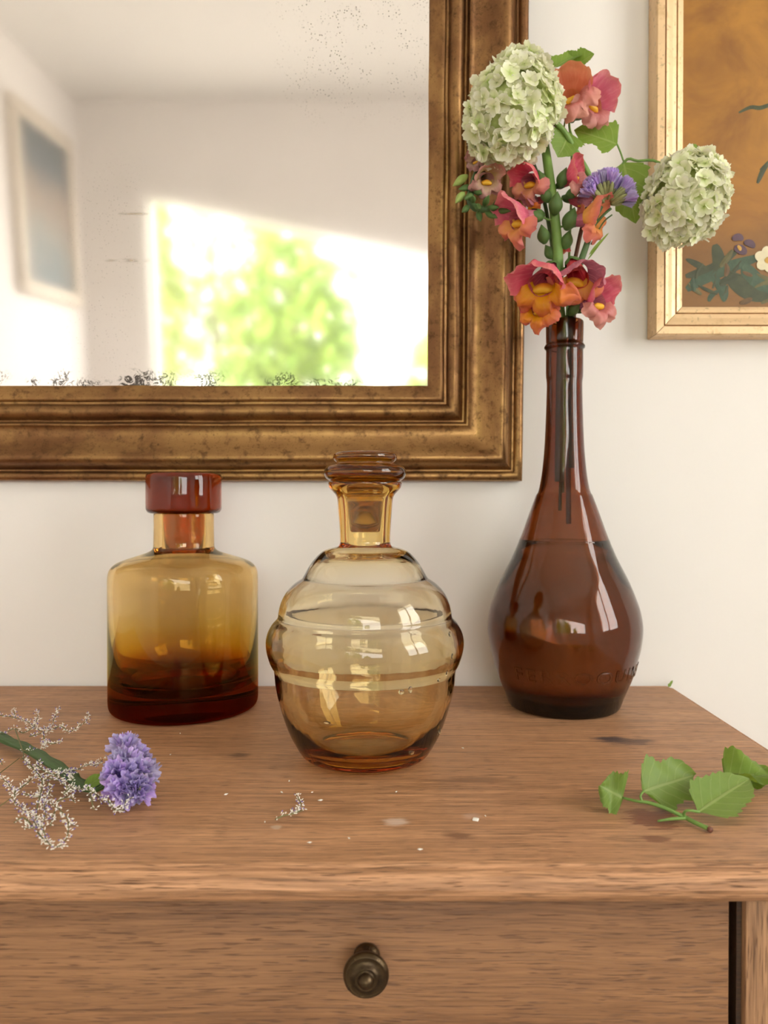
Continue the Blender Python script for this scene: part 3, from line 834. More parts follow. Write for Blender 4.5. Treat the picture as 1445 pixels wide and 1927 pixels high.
M['shaded'] = glass_mat('shaded_amber_glass', 12, (0.9, 0.6, 0.2), zramp=(0.0, zb_h, GR))
M['red_amber'] = glass_mat('red_amber_glass', 100, (0.80, 0.46, 0.02))
v_, f_ = lathe(full, 96)
part('body', [v + Vector((lx, ld, TOP)) for v in v_], f_, M['shaded'], lb, fix=True)
c_ = P(353, 925, ld)
sp = [(0, 1030), (34, 1030), (36, 1028), (38.5, 1000), (40, 968), (40, 964.8), (64, 964.6), (69, 962), (71.5, 957), (72, 952), (72, 900), (71.5, 894), (69.5, 891), (64, 890), (40, 890.5), (0, 890.8)]
full = [(hw * k * s_, (yb_ - y) * k) for hw, y in sp]
v_, f_ = lathe(full, 72)
part('stopper', [v + Vector((lx, ld, TOP)) for v in v_], f_, M['red_amber'], lb, fix=True)

# --- tall brown bottle used as a vase (right)
vd = 0.776; vx = P(1060.5, 1200, vd).x
yb_ = 963.5 + F_PX * math.tan(math.atan(0.208 / vd) - PITCH)
k = vd / F_PX * 0.975
kz = vd / F_PX
vase = thing('brown_bottle', 'tall dark brown teardrop bottle with embossed lettering, used as a vase', 'bottle', (vx, vd, TOP))
VO = [[(yb_, 98), (yb_ - 2, 103), (yb_ - 8, 107), (1303, 113), (1261, 130), (1235, 137), (1210, 143), (1184, 146), (1160, 144.5), (1133, 138), (1091, 121), (1048, 99), (1005.5, 81), (963, 65.5), (941.7, 57.5), (930, 53)],
      [(927, 50.5), (918, 47.5), (900, 44), (878, 41), (835, 37.3), (771, 34.6), (735, 33.6), (722, 33.4)], [(716, 33.8), (706, 35), (690, 35.2), (660, 35)],
      [(658, 35.2), (656, 37.5), (653, 38.6), (650, 37.5), (647, 35.4)], [(645, 35), (625, 35.4), (610, 35.6), (606, 35), (604, 33)]]
outer = []
for seg in VO: outer += smooth_prof([(hw * k, (yb_ - y) * kz) for y, hw in seg], 4)
vase_outer = list(outer)
zs = [p[1] for p in outer]
inner = []
for y in [604, 608, 620, 650, 700, 740, 800, 850, 900, 930, 960, 1000, 1050, 1090, 1130, 1160, 1184, 1210, 1240, 1270, 1295, 1305, 1310]:
    z = (yb_ - y) * kz
    r = float(np.interp(z, zs, [p[0] for p in outer])) - (0.0048 if y < 960 else 0.0042)
    if y in (650,): r = (35 * k) - 0.0046
    if y >= 1295: r -= 0.004 if y == 1295 else (0.012 if y == 1305 else 0.028)
    if y == 604: r += 0.0015
    inner.append((max(r, 0.001), z))
inner = smooth_prof(inner, 3) + [(0.0, (yb_ - 1309) * kz)]
vase_inner = [p for p in inner]
full = [(0, 0.008), (40 * k, 0.007), (75 * k, 0.003), (90 * k, 0.0004)] + outer + inner
v_, f_ = lathe(full, 96)
part('body', [v + Vector((vx, vd, TOP)) for v in v_], f_, M['brown'], vase, fix=True)
# embossed lettering FERROQUINA wrapped on the belly
cu = bpy.data.curves.new('lettering', 'FONT')
cu.body = 'FERROQUINA'
cu.extrude = 0.03
cu.bevel_depth = 0.012
cu.bevel_resolution = 1
cu.space_character = 1.25
cu.resolution_u = 6
to = bpy.data.objects.new('lettering_tmp', cu)
COL.objects.link(to)
bpy.context.view_layer.update()
tm = bpy.data.meshes.new_from_object(to.evaluated_get(bpy.context.evaluated_depsgraph_get()))
bpy.data.objects.remove(to)
xs = [v.co.x for v in tm.vertices]; ys = [v.co.y for v in tm.vertices]
x0_, x1_, y0_, y1_ = min(xs), max(xs), min(ys), max(ys)
zc = (yb_ - 1250) * kz; lh = 0.0150
for v in tm.vertices:
    t_ = (v.co.x - x0_) / (x1_ - x0_)
    ang = R(-53 + 132 * t_)
    z = zc + ((v.co.y - y0_) / (y1_ - y0_) - 0.5) * lh
    r = r_at(vase_outer, z) + 0.00015 + (v.co.z / 0.042) * 0.0006
    v.co = (math.sin(ang) * r, -math.cos(ang) * r, z)
tm.polygons.foreach_set('use_smooth', [False] * len(tm.polygons))
body = [c for c in vase.children if c.name.startswith('body')][0]
tm.name = 'embossed_lettering'
tm.materials.clear()
add('embossed_lettering', tm, M['brown'], body)
# water in the bottle
zw = (yb_ - 1016) * kz
wp = [(0, zw - 0.0)] + [(r_at(list(reversed(vase_inner)), zw) * 0.92, zw)]
for r, z in vase_inner:
    if z < zw - 0.0008 and r > 0: wp.append((r + 0.0004, z))
wp = [wp[0], wp[1], (wp[2][0], zw + 0.0006)] + wp[2:] + [(0, vase_inner[-1][1] - 0.0004)]
v_, f_ = lathe(wp, 96)
single('water', [v + Vector((vx, vd, TOP)) for v in v_], f_, M['water'], (vx, vd, TOP + vase_inner[-1][1]), 'clear water filling the lower half of the tall brown bottle', 'water', fix=True)

# ------------------------------------------------------------------ plant parts
def leaf_geo(L, W, teeth=8, fold=0.2, curl=0.2, twist=0.0, wave=0.1, lobes=0.18, seed=0):
    """leaf from origin along +X, width along Y, upper face +Z"""
    rng = random.Random(seed)
    ph = rng.uniform(0, 6)
    def fn(uu, v):
        s = 2 * uu - 1
        prof = math.sin(math.pi * min(1, 0.04 + 0.96 * v ** 0.72)) ** 0.75 * (1 - 0.15 * v)
        prof *= 1 + lobes * math.sin(v * math.pi * 3.0 + 0.6)
        saw = (v * teeth + (0.37 if s > 0 else 0)) % 1.0
        edge = 1 + 0.16 * (saw - 0.5) * abs(s) ** 3
        wd = W * 0.5 * max(prof, 0.012) * edge
        x = L * (v + 0.05 * abs(s) ** 2 * (1 - v))
        y = s * wd
        z = fold * abs(y) + curl * L * (v * v) * -0.5 + wave * W * 0.12 * math.sin(v * 9 + ph + s * 2.2) * abs(s)
        if twist:
            a_ = twist * v
            y, z = y * math.cos(a_) - z * math.sin(a_), y * math.sin(a_) + z * math.cos(a_)
        return (x, y, z)
    return grid(8, 40, fn)

def put(geo, origin, d, up):
    m = frame_from(d, up)
    V, Fc, UV = geo
    return [Vector(origin) + m @ v for v in V], Fc, UV

def leaf(parent, base, tip, width, up, mat, seed=0, **kw):
    d = Vector(tip) - Vector(base)
    V, Fc, UV = put(leaf_geo(d.length, width, seed=seed, **kw), base, d, up)
    return part('leaf', V, Fc, mat, parent, UV)

# --- viburnum snowballs
def floret_mesh(seed):
    rng = random.Random(seed)
    V, Fc, UV = [], [], []
    for p in range(5):
        a0 = 2 * math.pi * p / 5 + rng.uniform(-0.12, 0.12)
        ln = 0.0082 * rng.uniform(0.85, 1.12); wd = 0.0041 * rng.uniform(0.9, 1.12)
        cup = rng.uniform(-0.0002, 0.0042)
        def fn(uu, v, a0=a0, ln=ln, wd=wd, cup=cup):
            s = 2 * uu - 1
            ww = wd * (0.14 + 0.86 * math.sin(math.pi * min(1.0, 0.06 + v * 0.62)) if v < 0.72 else 0.14 + 0.86 * math.sin(math.pi * 0.5064) * math.sqrt(max(0, 1 - ((v - 0.72) / 0.30) ** 2)))
            r = 0.0006 + ln * v
            y = s * ww
            z = cup * v * v * 1.2 + 0.0009 * s * s * v - 0.0004 * v
            return (r * math.cos(a0) - y * math.sin(a0), r * math.sin(a0) + y * math.cos(a0), z)
        v, f, uv = grid(3, 4, fn)
        o = len(V); V += v; UV += uv; Fc += [tuple(i + o for i in q_) for q_ in f]
    return mesh_data('floret', V, Fc, UV)
FLORETS = [floret_mesh(s) for s in range(4)]
for m_ in FLORETS: m_.materials.append(M['snow'])

def snowball(parent, c, rx, rz, lean, n, seed, top_narrow=0.2):
    rng = random.Random(seed)
    cv, cf = lathe([(0, -1)] + [(math.cos(a_), math.sin(a_)) for a_ in np.linspace(-1.45, 1.45, 12)] + [(0, 1)], 20)
    def shape(d, s=1.0):
        f = 1 - top_narrow * max(0, d.z) ** 1.2 + 0.04 * math.sin(5 * d.x + seed) * math.cos(4 * d.z)
        return Vector((d.x * rx * f + lean * d.z, d.y * rx * 0.95 * f, d.z * rz)) * s
    head = part('flower_head', [c + shape(v, 0.80) for v in cv], cf, M['snow_core'], parent)
    off = root_loc(head)
    ga = math.pi * (3 - math.sqrt(5))
    for i in range(n):
        z = 1 - 2 * (i + 0.5) / n
        r = math.sqrt(max(0, 1 - z * z))
        d = Vector((r * math.cos(ga * i), r * math.sin(ga * i), z))
        d = (d + Vector((rng.gauss(0, 1), rng.gauss(0, 1), rng.gauss(0, 1))) * 0.07).normalized()
        p = c + shape(d, rng.uniform(0.90, 1.02) if rng.random() > 0.25 else rng.uniform(0.82, 0.92))
        nrm = Vector((d.x / rx, d.y / rx, d.z / rz)).normalized()
        nrm = (nrm + Vector((rng.gauss(0, 1), rng.gauss(0, 1), rng.gauss(0, 1))) * 0.32 + Vector((0, 0, 0.14))).normalized()
        o = bpy.data.objects.new('floret', FLORETS[rng.randrange(4)])
        COL.objects.link(o)
        o.parent = head
        o.location = p - off
        qt = nrm.to_track_quat('Z', 'Y')
        o.rotation_euler = (qt.to_matrix() @ Matrix.Rotation(rng.uniform(0, 6.28), 3, 'Z')).to_euler()
        s = rng.uniform(0.85, 1.15)
        o.scale = (s, s, s)
    return head

neck = lambda px, y=vd: P(px, 604, y)
def vz(y): return TOP + (yb_ - y) * kz
def ins(dx_, dy_, y): return Vector((vx + dx_, vd + dy_, vz(y)))     # point inside the bottle

sb1 = thing('snowball_flower', 'largest pale green snowball flower on a stem in the brown bottle', 'flower', ins(0.004, -0.003, 985), 'snowball flowers in the brown bottle')
part('stem', *tube([ins(0.004, -0.003, 985), ins(0.003, -0.004, 700), ins(0.008, -0.005, 600), P(1078, 520, .772), P(1092, 440, .779), P(1112, 360, .776), P(1108, 328, .770), P(1082, 284, .766), P(1058, 243, .759), P(1000, 215, .75)],
                   [0.0026, 0.0024, 0.0022, 0.0021, 0.0021, 0.0021, 0.0021, 0.0020, 0.0020, 0.002], 10), M['stem_brown'], sb1)
part('stem', *tube([P(1111, 338, .7695), P(1105, 322, .768), P(1083, 284, .7645), P(1062, 248, .7588), P(1040, 225, .753)], [0.0027, 0.0027, 0.0027, 0.0027, 0.0024], 10), M['stem'], sb1)
snowball(sb1, P(965, 203, .738), 94 * .738 / F_PX * 0.91, 113 * .738 / F_PX * 0.90, 0.006, 295, 3, 0.22)
leaf(sb1, P(1072, 250, .762), P(1052, 292, .758), 0.036, (0.2, -1, 0.2), M['leaf'], seed=4, curl=0.3)
part('petiole', *tube([P(1084, 272, .764), P(1074, 248, .762), P(1071, 228, .765)], 0.0008, 6), M['stem'], sb1)
leaf(sb1, P(1078, 130, .775), P(1116, 98, .765), 0.036, (0.1, -1, 0.7), M['leaf'], seed=5, curl=0.2, fold=0.4)
leaf(sb1, P(1042, 128, .770), P(1098, 90, .775), 0.026, (-0.2, -1, 0.8), M['leaf'], seed=6, curl=0.25, fold=0.3)
leaf(sb1, P(1026, 125, .775), P(1033, 108, .773), 0.006, (-0.2, -1, 0.4), M['leaf'], seed=16)
part('petiole', *tube([P(1060, 246, .764), P(1068, 190, .785), P(1060, 150, .785), P(1042, 128, .770)], 0.0009, 6), M['stem'], sb1)
part('petiole', *tube([P(1064, 160, .785), P(1078, 130, .775)], 0.0009, 6), M['stem'], sb1)

sb2 = thing('snowball_flower', 'smaller snowball flower on a side twig in front of the gold picture frame', 'flower', ins(-0.003, 0.005, 960), 'snowball flowers in the brown bottle')
part('stem', *tube([ins(-0.003, 0.005, 960), ins(0.000, 0.006, 700), ins(0.006, 0.006, 605), P(1090, 500, .788), P(1125, 410, .786), P(1172, 308, .775), P(1200, 303, .768), P(1240, 306, .762), P(1280, 350, .755)],
                   [0.0018, 0.0018, 0.0017, 0.0016, 0.0015, 0.0014, 0.0013, 0.0013, 0.0012], 8), M['stem'], sb2)
snowball(sb2, P(1291, 371, .748), 82 * .748 / F_PX * 0.92, 92 * .748 / F_PX * 0.93, 0.006, 270, 8, 0.12)
leaf(sb2, P(1161, 272, .772), P(1082, 240, .775), 0.049, (0.1, -1, 0.45), M['leaf'], seed=7, curl=0.15, lobes=0.25)
part('petiole', *tube([P(1174, 306, .775), P(1168, 288, .773), P(1161, 271, .772)], 0.0009, 6), M['stem'], sb2)
leaf(sb2, P(1173, 306, .774), P(1196, 418, .772), 0.044, (-0.35, -1, 0.1), M['leaf'], seed=8, curl=0.15, lobes=0.22)
leaf(sb2, P(1290, 298, .765), P(1312, 268, .772), 0.016, (0, -1, 0.3), M['leaf'], seed=9)

# --- snapdragons
def blossom_meshes(seed, faded=False):
    rng = random.Random(seed)
    k1, k2, k3 = (rng.uniform(0, 6) for _ in range(3))
    open_ = rng.uniform(0.85, 1.15)
    def tb(uu, v):
        a_ = 2 * math.pi * uu
        r = 0.0036 + 0.0046 * v ** 0.8 + 0.0004 * math.sin(4 * a_)
        return (0.024 * v, r * math.sin(a_), r * math.cos(a_) * 0.9 - 0.0015 * v)
    sv = Vector((seed * 3.1, seed * 1.7, 0))
    def crumple(p, amt):
        q1 = Vector(p) * 150 + sv
        nz = Vector((mnoise.noise(q1), mnoise.noise(q1 + Vector((31, 0, 0))), mnoise.noise(q1 + Vector((0, 47, 0)))))
        q2 = Vector(p) * 420 + sv
        n2 = Vector((mnoise.noise(q2), mnoise.noise(q2 + Vector((31, 0, 0))), mnoise.noise(q2 + Vector((0, 47, 0)))))
        return Vector(p) + (nz * 0.0030 + n2 * 0.0010) * amt
    def up(uu, v):
        s = 2 * uu - 1
        a_ = s * R(112)
        L = (1 - 0.16 * math.exp(-(s / 0.10) ** 2) * v) * (1 - 0.34 * abs(s) ** 2.5)
        r = 0.0078 + 0.0098 * math.sin(min(v * 1.5, 1.75)) * open_ + (0.0014 * math.sin(5 * s + k1) + 0.0009 * math.sin(13 * s + k3)) * v * v
        x = 0.0165 + 0.0245 * v * L * (1 - 0.12 * v) + 0.0016 * math.sin(6 * s + k2) * v * v
        return crumple((x, r * math.sin(a_), r * math.cos(a_) * 0.95 + 0.002 * v), v)
    def lo(uu, v):
        s = 2 * uu - 1
        a_ = math.pi + s * R(84)
        L = 0.66 + 0.34 * abs(math.cos(1.5 * math.pi * s)) ** 0.7
        r = 0.0068 + 0.0175 * v * L * open_ + 0.0012 * math.sin(9 * s + k3) * v * v
        x = 0.0200 + 0.0105 * math.sin(v * 2.5) * L - 0.0050 * v * v * L
        return crumple((x, r * math.sin(a_), r * math.cos(a_)), v * 1.3)
    def pal(uu, v):
        a_ = 2 * math.pi * uu; b_ = math.pi * (v - 0.5)
        r = math.cos(b_)
        y = 0.0066 * r * math.cos(a_)
        return (0.0215 + 0.0040 * r * math.sin(a_) * (1.2 - 0.55 * math.exp(-(y / 0.0018) ** 2)), y, -0.0044 + 0.0030 * math.sin(b_) - 0.0008 * abs(y) / 0.006)
    def cal(uu, v):
        a_ = 2 * math.pi * uu
        lob = 0.55 + 0.45 * abs(math.cos(2.5 * a_)) ** 0.7
        r = 0.0018 + 0.0032 * math.sin(min(1, v * 1.5) * math.pi / 2) + 0.0009 * v
        return (-0.004 + 0.0125 * v * lob, r * math.sin(a_), r * math.cos(a_) * 0.95)
    out = []
    for nm, fn, nu, nv, mt in (('blossom', tb, 20, 6, 'magenta'), ('upper_lip', up, 36, 14, 'pink'), ('lower_lip', lo, 36, 14, 'orange'), ('palate', pal, 14, 8, 'yellow'), ('calyx', cal, 25, 6, 'calyx')):
        V, Fc, UV = grid(nu, nv, fn)
        me = mesh_data(nm, V, Fc, UV)
        out.append((nm, me, mt))
    return out
BL = [blossom_meshes(s) for s in range(9)]
for b_ in BL:
    for nm, me, mt in b_: me.materials.append(M[mt])
BLV = {}
def blossom(parent, calyx_pt, mouth_pt, upv, seed, scale=1.0, upper=None, lower=None, tubem=None, roll=0.0):
    d = Vector(mouth_pt) - Vector(calyx_pt)
    m = frame_from(d, upv) @ Matrix.Rotation(roll, 3, 'X')
    off = root_loc(parent)
    sc_ = d.length / 0.030 * scale
    main = None
    for nm, me, mt in BL[seed % 9]:
        want = {'upper_lip': upper, 'lower_lip': lower, 'blossom': tubem}.get(nm)
        if want and want != mt:
            key = (seed % 9, nm, want)
            if key not in BLV:
                me2 = me.copy(); me2.materials.clear(); me2.materials.append(M[want]); BLV[key] = me2
            me = BLV[key]
        o = bpy.data.objects.new(nm, me)
        COL.objects.link(o)
        if main is None:
            main = o
            o.parent = parent
            o.location = Vector(calyx_pt) - off
            o.rotation_euler = m.to_euler()
            o.scale = (sc_, sc_, sc_)
        else:
            o.parent = main
    return main

sd1 = thing('snapdragon_flower', 'pink and orange snapdragon spike with thick pale green stem in the brown bottle', 'flower', ins(-0.006, -0.004, 905), 'snapdragons in the brown bottle')
stem_pts = [ins(-0.006, -0.004, 905), ins(-0.004, -0.004, 720), ins(-0.004, -0.003, 610), P(1051, 560, .768), P(1050, 480, .763), P(1043, 400, .760), P(1032, 320, .762), P(1022, 250, .79)]
part('stem', *tube(stem_pts, [0.0042, 0.0044, 0.0046, 0.0050, 0.0050, 0.0048, 0.0046, 0.004], 14), M['stem'], sd1)
B = [ # calyx px, depth, mouth px, depth, up vector, seed, scale
    ((1042, 502, .752), (1012, 538, .722), (-0.15, -0.45, 1), 0, 1.04, None, None),
    ((1076, 492, .752), (1092, 532, .722), (0.2, -0.5, 1), 1, 0.98, 'magenta', 'orange'),
    ((1086, 580, .762), (1136, 562, .735), (0.25, -0.5, 1), 2, 1.05, None, 'coral'),
    ((1036, 588, .768), (1003, 574, .742), (-0.3, -0.5, 1), 3, 0.85, 'pink', None),
    ((1016, 405, .757), (958, 411, .742), (-0.5, -0.5, 0.9), 4, 1.0, None, None),
    ((1030, 372, .772), (990, 384, .772), (-0.2, -0.3, 1), 5, 0.9, 'magenta', None),
    ((1070, 418, .760), (1130, 405, .740), (0.4, -0.8, 0.7), 6, 1.0, 'orange', 'orange'),
    ((1062, 372, .764), (1112, 384, .762), (0.2, -0.4, 1), 7, 0.85, 'magenta', None),
    ((1050, 350, .766), (1090, 325, .748), (-0.5, -0.5, 0.8), 8, 1.0, 'pink', 'coral'),
    ((1020, 335, .772), (985, 340, .752), (-0.2, -0.4, 1), 4, 0.95, None, 'orange'),
    ((1040, 455, .778), (1062, 484, .79), (0.3, 0.3, 1), 2, 0.7, None, None),
]
for c0, m0, upv, sd, s0, um, lm in B:
    blossom(sd1, P(*c0), P(*m0), upv, sd, s0, um, lm)
    # short flower stalk to the stem
    st_ = min(catmull(stem_pts, 6), key=lambda q_: (q_ - P(*c0)).length + 0.4 * abs(q_.z + 0.006 - P(*c0).z))
    part('pedicel', *tube([st_, (st_ + P(*c0)) / 2 + Vector((0, 0, -0.002)), P(*c0)], 0.0011, 6), M['stem'], sd1)
# spent calyxes and seed pods along the stem
def pod_mesh():
    v, f = lathe([(0, -0.004)] + smooth_prof([(0.0018, -0.0036), (0.0050, 0.0), (0.0062, 0.004), (0.0052, 0.008), (0.0022, 0.0125)], 3) + [(0, 0.0155)], 12)
    return mesh_data('seed_pod', v, f)
POD = pod_mesh(); POD.materials.append(M['calyx'])
for (a_, b_, dp, s0, tilt) in [(1024, 452, .757, 1.0, (-0.3, -0.4, 1)), (1044, 396, .752, 1.15, (0.05, -0.5, 1)), (1068, 425, .755, 1.2, (0.35, -0.3, 1)), (1064, 462, .760, 1.0, (0.25, -0.1, 1)), (1016, 410, .752, 0.9, (-1, -0.3, 0.3)),
                               (1020, 350, .757, 1.0, (-0.3, -0.3, 1)), (1056, 345, .757, 1.0, (0.3, -0.3, 1)), (1038, 482, .768, 0.9, (-0.5, 0.2, 1)), (1070, 366, .752, 0.8, (1, -0.2, 0.25)), (1030, 375, .757, 0.9, (-0.4, -0.1, 1)), (1042, 560, .757, 0.9, (-0.5, -0.6, 0.5)), (1074, 588, .757, 0.9, (0.5, -0.6, 0.6)), (1028, 570, .752, 1.0, (-0.6, -0.5, 0.4))]:
    o = bpy.data.objects.new('seed_pod', POD)
    COL.objects.link(o); o.parent = sd1
    o.location = P(a_, b_, dp) - sd1.location
    o.rotation_euler = Vector(tilt).to_track_quat('Z', 'Y').to_euler()
    o.scale = (s0, s0, s0)

sd2 = thing('snapdragon_flower', 'coral snapdragon with two open blossoms beside the largest snowball flower', 'flower', ins(0.001, 0.008, 930), 'snapdragons in the brown bottle')
part('stem', *tube([ins(0.001, 0.008, 930), ins(0.002, 0.008, 700), ins(0.004, 0.008, 604), P(1072, 450, .792), P(1076, 330, .79), P(1074, 262, .786), P(1071, 230, .782), P(1078, 205, .785)], [0.0014, 0.0014, 0.0013, 0.0013, 0.0012, 0.0012, 0.0012, 0.001], 8), M['stem'], sd2)
blossom(sd2, P(1076, 222, .785), P(1068, 172, .755), (-0.4, -0.2, 1), 5, 1.08, 'coral', 'coral', 'coral')
blossom(sd2, P(1082, 218, .788), P(1130, 184, .755), (0.4, 0.0, 1), 7, 0.98, 'pink', 'coral', 'coral')

sd3 = thing('snapdragon_flower', 'drooping snapdragon tip with faded blossoms and green buds hanging before the gilt frame', 'flower', ins(-0.007, 0.004, 890), 'snapdragons in the brown bottle')
tip = [ins(-0.007, 0.004, 890), ins(-0.006, 0.004, 720), ins(-0.005, 0.004, 604), P(1040, 470, .782), P(1012, 330, .785), P(972, 262, .788), P(932, 262, .785), P(906, 305, .78), P(888, 352, .772), P(886, 382, .768), P(905, 394, .766), P(945, 388, .766)]
part('stem', *tube(tip, [0.002, 0.002, 0.002, 0.002, 0.002, 0.002, 0.0024, 0.0030, 0.0034, 0.0038, 0.0036, 0.0022], 10), M['stem_dark'], sd3)
blossom(sd3, P(905, 312, .776), P(882, 290, .757), (-0.3, -0.2, 1), 1, 0.62, 'faded', 'faded', 'faded')
blossom(sd3, P(905, 330, .772), P(922, 338, .748), (0.0, -0.3, 1), 2, 0.92, 'faded', 'faded', 'faded')
BUD = POD.copy(); BUD.materials.clear(); BUD.materials.append(M['bud']); BUD.name = 'bud'
rng = random.Random(11)
for (a_, b_, dp, tl_, s0) in [(874, 334, .762, (-0.55, -0.3, -0.5), 0.95), (870, 366, .76, (-0.4, -0.4, -0.6), 0.85), (895, 360, .762, (0.3, -0.6, -0.4), 0.7), (880, 390, .76, (-0.4, -0.5, -0.5), 0.72), (886, 368, .757, (-0.5, -0.6, -0.5), 0.74), (898, 388, .754, (0.1, -0.8, -0.5), 0.74), (922, 392, .754, (0.5, -0.7, -0.2), 0.72), (896, 345, .764, (-0.4, -0.6, -0.6), 0.74), (938, 396, .756, (0.8, -0.4, -0.2), 0.7), (882, 352, .762, (-0.7, -0.4, -0.3), 0.72), (900, 402, .758, (0.1, -0.5, -0.7), 0.7), (918, 402, .758, (0.5, -0.4, -0.4), 0.7),
                              (932, 384, .758, (0.6, -0.5, 0.3), 0.7), (912, 384, .756, (0.2, -0.9, 0.3), 0.7), (946, 390, .762, (1, -0.2, 0.1), 0.7), (890, 378, .756, (-0.1, -1, 0), 0.65)]:
    o = bpy.data.objects.new('bud', BUD if s0 > 0.75 else POD)
    COL.objects.link(o); o.parent = sd3
    o.location = P(a_, b_, dp) - sd3.location
    o.rotation_euler = Vector(tl_).to_track_quat('Z', 'Y').to_euler()
    o.scale = (s0 * 0.72, s0 * 0.72, s0 * 1.25)

# --- statice in the bottle
def funnel(seed, L=0.011, R0=0.0052):
    rng = random.Random(seed)
    p1, p2 = rng.uniform(0, 6), rng.uniform(0, 6)
    def fn(uu, v):
        a_ = 2 * math.pi * uu
        r = 0.0006 + R0 * v ** 1.1 * (1 + 0.22 * math.sin(5 * a_ + p1) + 0.14 * math.sin(11 * a_ + p2))
        return (r * math.cos(a_), r * math.sin(a_), L * v + 0.0011 * v * math.sin(7 * a_ + p2) + 0.0006 * v * math.sin(15 * a_))
    V, Fc, UV = grid(44, 5, fn)
    me = mesh_data('floret', V, Fc, UV)
    me.materials.append(M['purple'])
    return me
FUN = [funnel(s) for s in range(4)]
bv, bf = lathe([(0, 0)] + smooth_prof([(0.0008, 0.0), (0.0017, 0.005), (0.0020, 0.012), (0.0012, 0.017)], 3) + [(0, 0.018)], 8)
BRACT = mesh_data('bract', bv, bf); BRACT.materials.append(M['bract'])
def place(name, me, parent, p, d, s, rng):
    o = bpy.data.objects.new(name, me)
    COL.objects.link(o); o.parent = parent
    o.location = Vector(p) - root_loc(parent)
    o.rotation_euler = (Vector(d).normalized().to_track_quat('Z', 'Y').to_matrix() @ Matrix.Rotation(rng.uniform(0, 6.28), 3, 'Z')).to_euler()
    o.scale = (s, s, s) if not hasattr(s, '__len__') else s
    return o
stv = thing('statice_flower', 'single purple statice head on a dark green stem in the brown bottle', 'flower', ins(0.006, -0.006, 880))
part('stem', *tube([ins(0.006, -0.006, 880), ins(0.007, -0.007, 720), P(1074, 600, .764), P(1085, 520, .758), P(1104, 460, .752), P(1122, 408, .747), P(1132, 388, .745)], [0.003, 0.0032, 0.0034, 0.0034, 0.0030, 0.0024, 0.0018], 8, flat=0.6), M['stem_dark'], stv)
part('branch', *tube([P(1104, 455, .752), P(1112, 420, .75), P(1115, 385, .748)], 0.0013, 6), M['stem_dark'], stv)
part('branch', *tube([P(1115, 428, .749), P(1135, 405, .746), P(1150, 392, .744)], 0.0013, 6), M['stem_dark'], stv)
part('branch', *tube([P(1112, 460, .752), P(1134, 420, .745), P(1152, 404, .74)], 0.0008, 6), M['stem_dark'], stv)
leaf(stv, P(1108, 480, .751), P(1146, 436, .745), 0.0032, (0, -1, 0.3), M['leaf'], seed=21, teeth=1, lobes=0)
leaf(stv, P(1105, 490, .753), P(1144, 436, .75), 0.0020, (0, -1, 0.3), M['leaf'], seed=22, teeth=1, lobes=0)
rng = random.Random(4)
base = P(1142, 386, .745)
for i in range(46):
    a_ = R(rng.uniform(-62, 74)) if i > 12 else R(-62 + 136 * i / 12)
    el = rng.uniform(-0.75, 0.55)
    d = Vector((math.sin(a_) * math.cos(el), math.sin(el) * 0.9, math.cos(a_) * math.cos(el)))
    p = base + Vector((d.x * 0.018, d.y * 0.012, d.z * 0.021)) + Vector((0, 0, -0.002 * abs(a_)))
    place('bract', BRACT, stv, base + (p - base) * 0.28, d, 0.95, rng)
    place('floret', FUN[i % 4], stv, p, d, (0.72, 0.72, 1.2), rng)

# ------------------------------------------------------------------ statice sprig lying on the chest
sp_pts = [H(-60, 1350, .006), H(0, 1389, .006), H(45, 1408, .006), H(85, 1431, .007), H(125, 1457, .007), H(150, 1478, .006), H(178, 1486, .006), H(198, 1478, .010)]
lay = thing('statice_sprig', 'purple statice sprig with winged dark green stem lying on the chest top', 'flower', H(125, 1457, 0))
part('stem', *tube(sp_pts, [0.0042, 0.0042, 0.0042, 0.0044, 0.0044, 0.0042, 0.004, 0.003], 8, flat=0.5), M['stem_dark'], lay)
for side in (-1, 1):
    V, Fc = [], []
    qs = catmull(sp_pts, 6)
    for i, p in enumerate(qs):
        d = (qs[min(i + 1, len(qs) - 1)] - qs[max(i - 1, 0)]).normalized()
        s = Vector((-d.y, d.x, 0)).normalized() * side
        wv = 0.0050 + 0.0008 * math.sin(i * 1.3)
        V += [p + Vector((0, 0, 0.0012)), p + s * wv + Vector((0, 0, 0.0022)), p + s * wv + Vector((0, 0, 0.0014)), p + Vector((0, 0, -0.0008))]
    for i in range(len(qs) - 1):
        for k_ in range(4):
            k2 = (k_ + 1) % 4
            Fc.append((4 * i + k_, 4 * i + k2, 4 * i + 4 + k2, 4 * i + 4 + k_))
    part('stem_wing', V, Fc, M['stem_dark'], lay)
leaf(lay, H(160, 1484, .008), H(202, 1452, .016), 0.012, (0, -0.6, 1), M['leaf'], seed=31, teeth=1, lobes=0)
part('side_branch', *tube([H(178, 1486, .006), H(205, 1465, .014), H(222, 1440, .020)], 0.0017, 6), M['stem_dark'], lay)
part('side_branch', *tube([H(190, 1482, .008), H(215, 1480, .010), H(248, 1482, .010)], 0.0017, 6), M['stem_dark'], lay)
rng = random.Random(9)
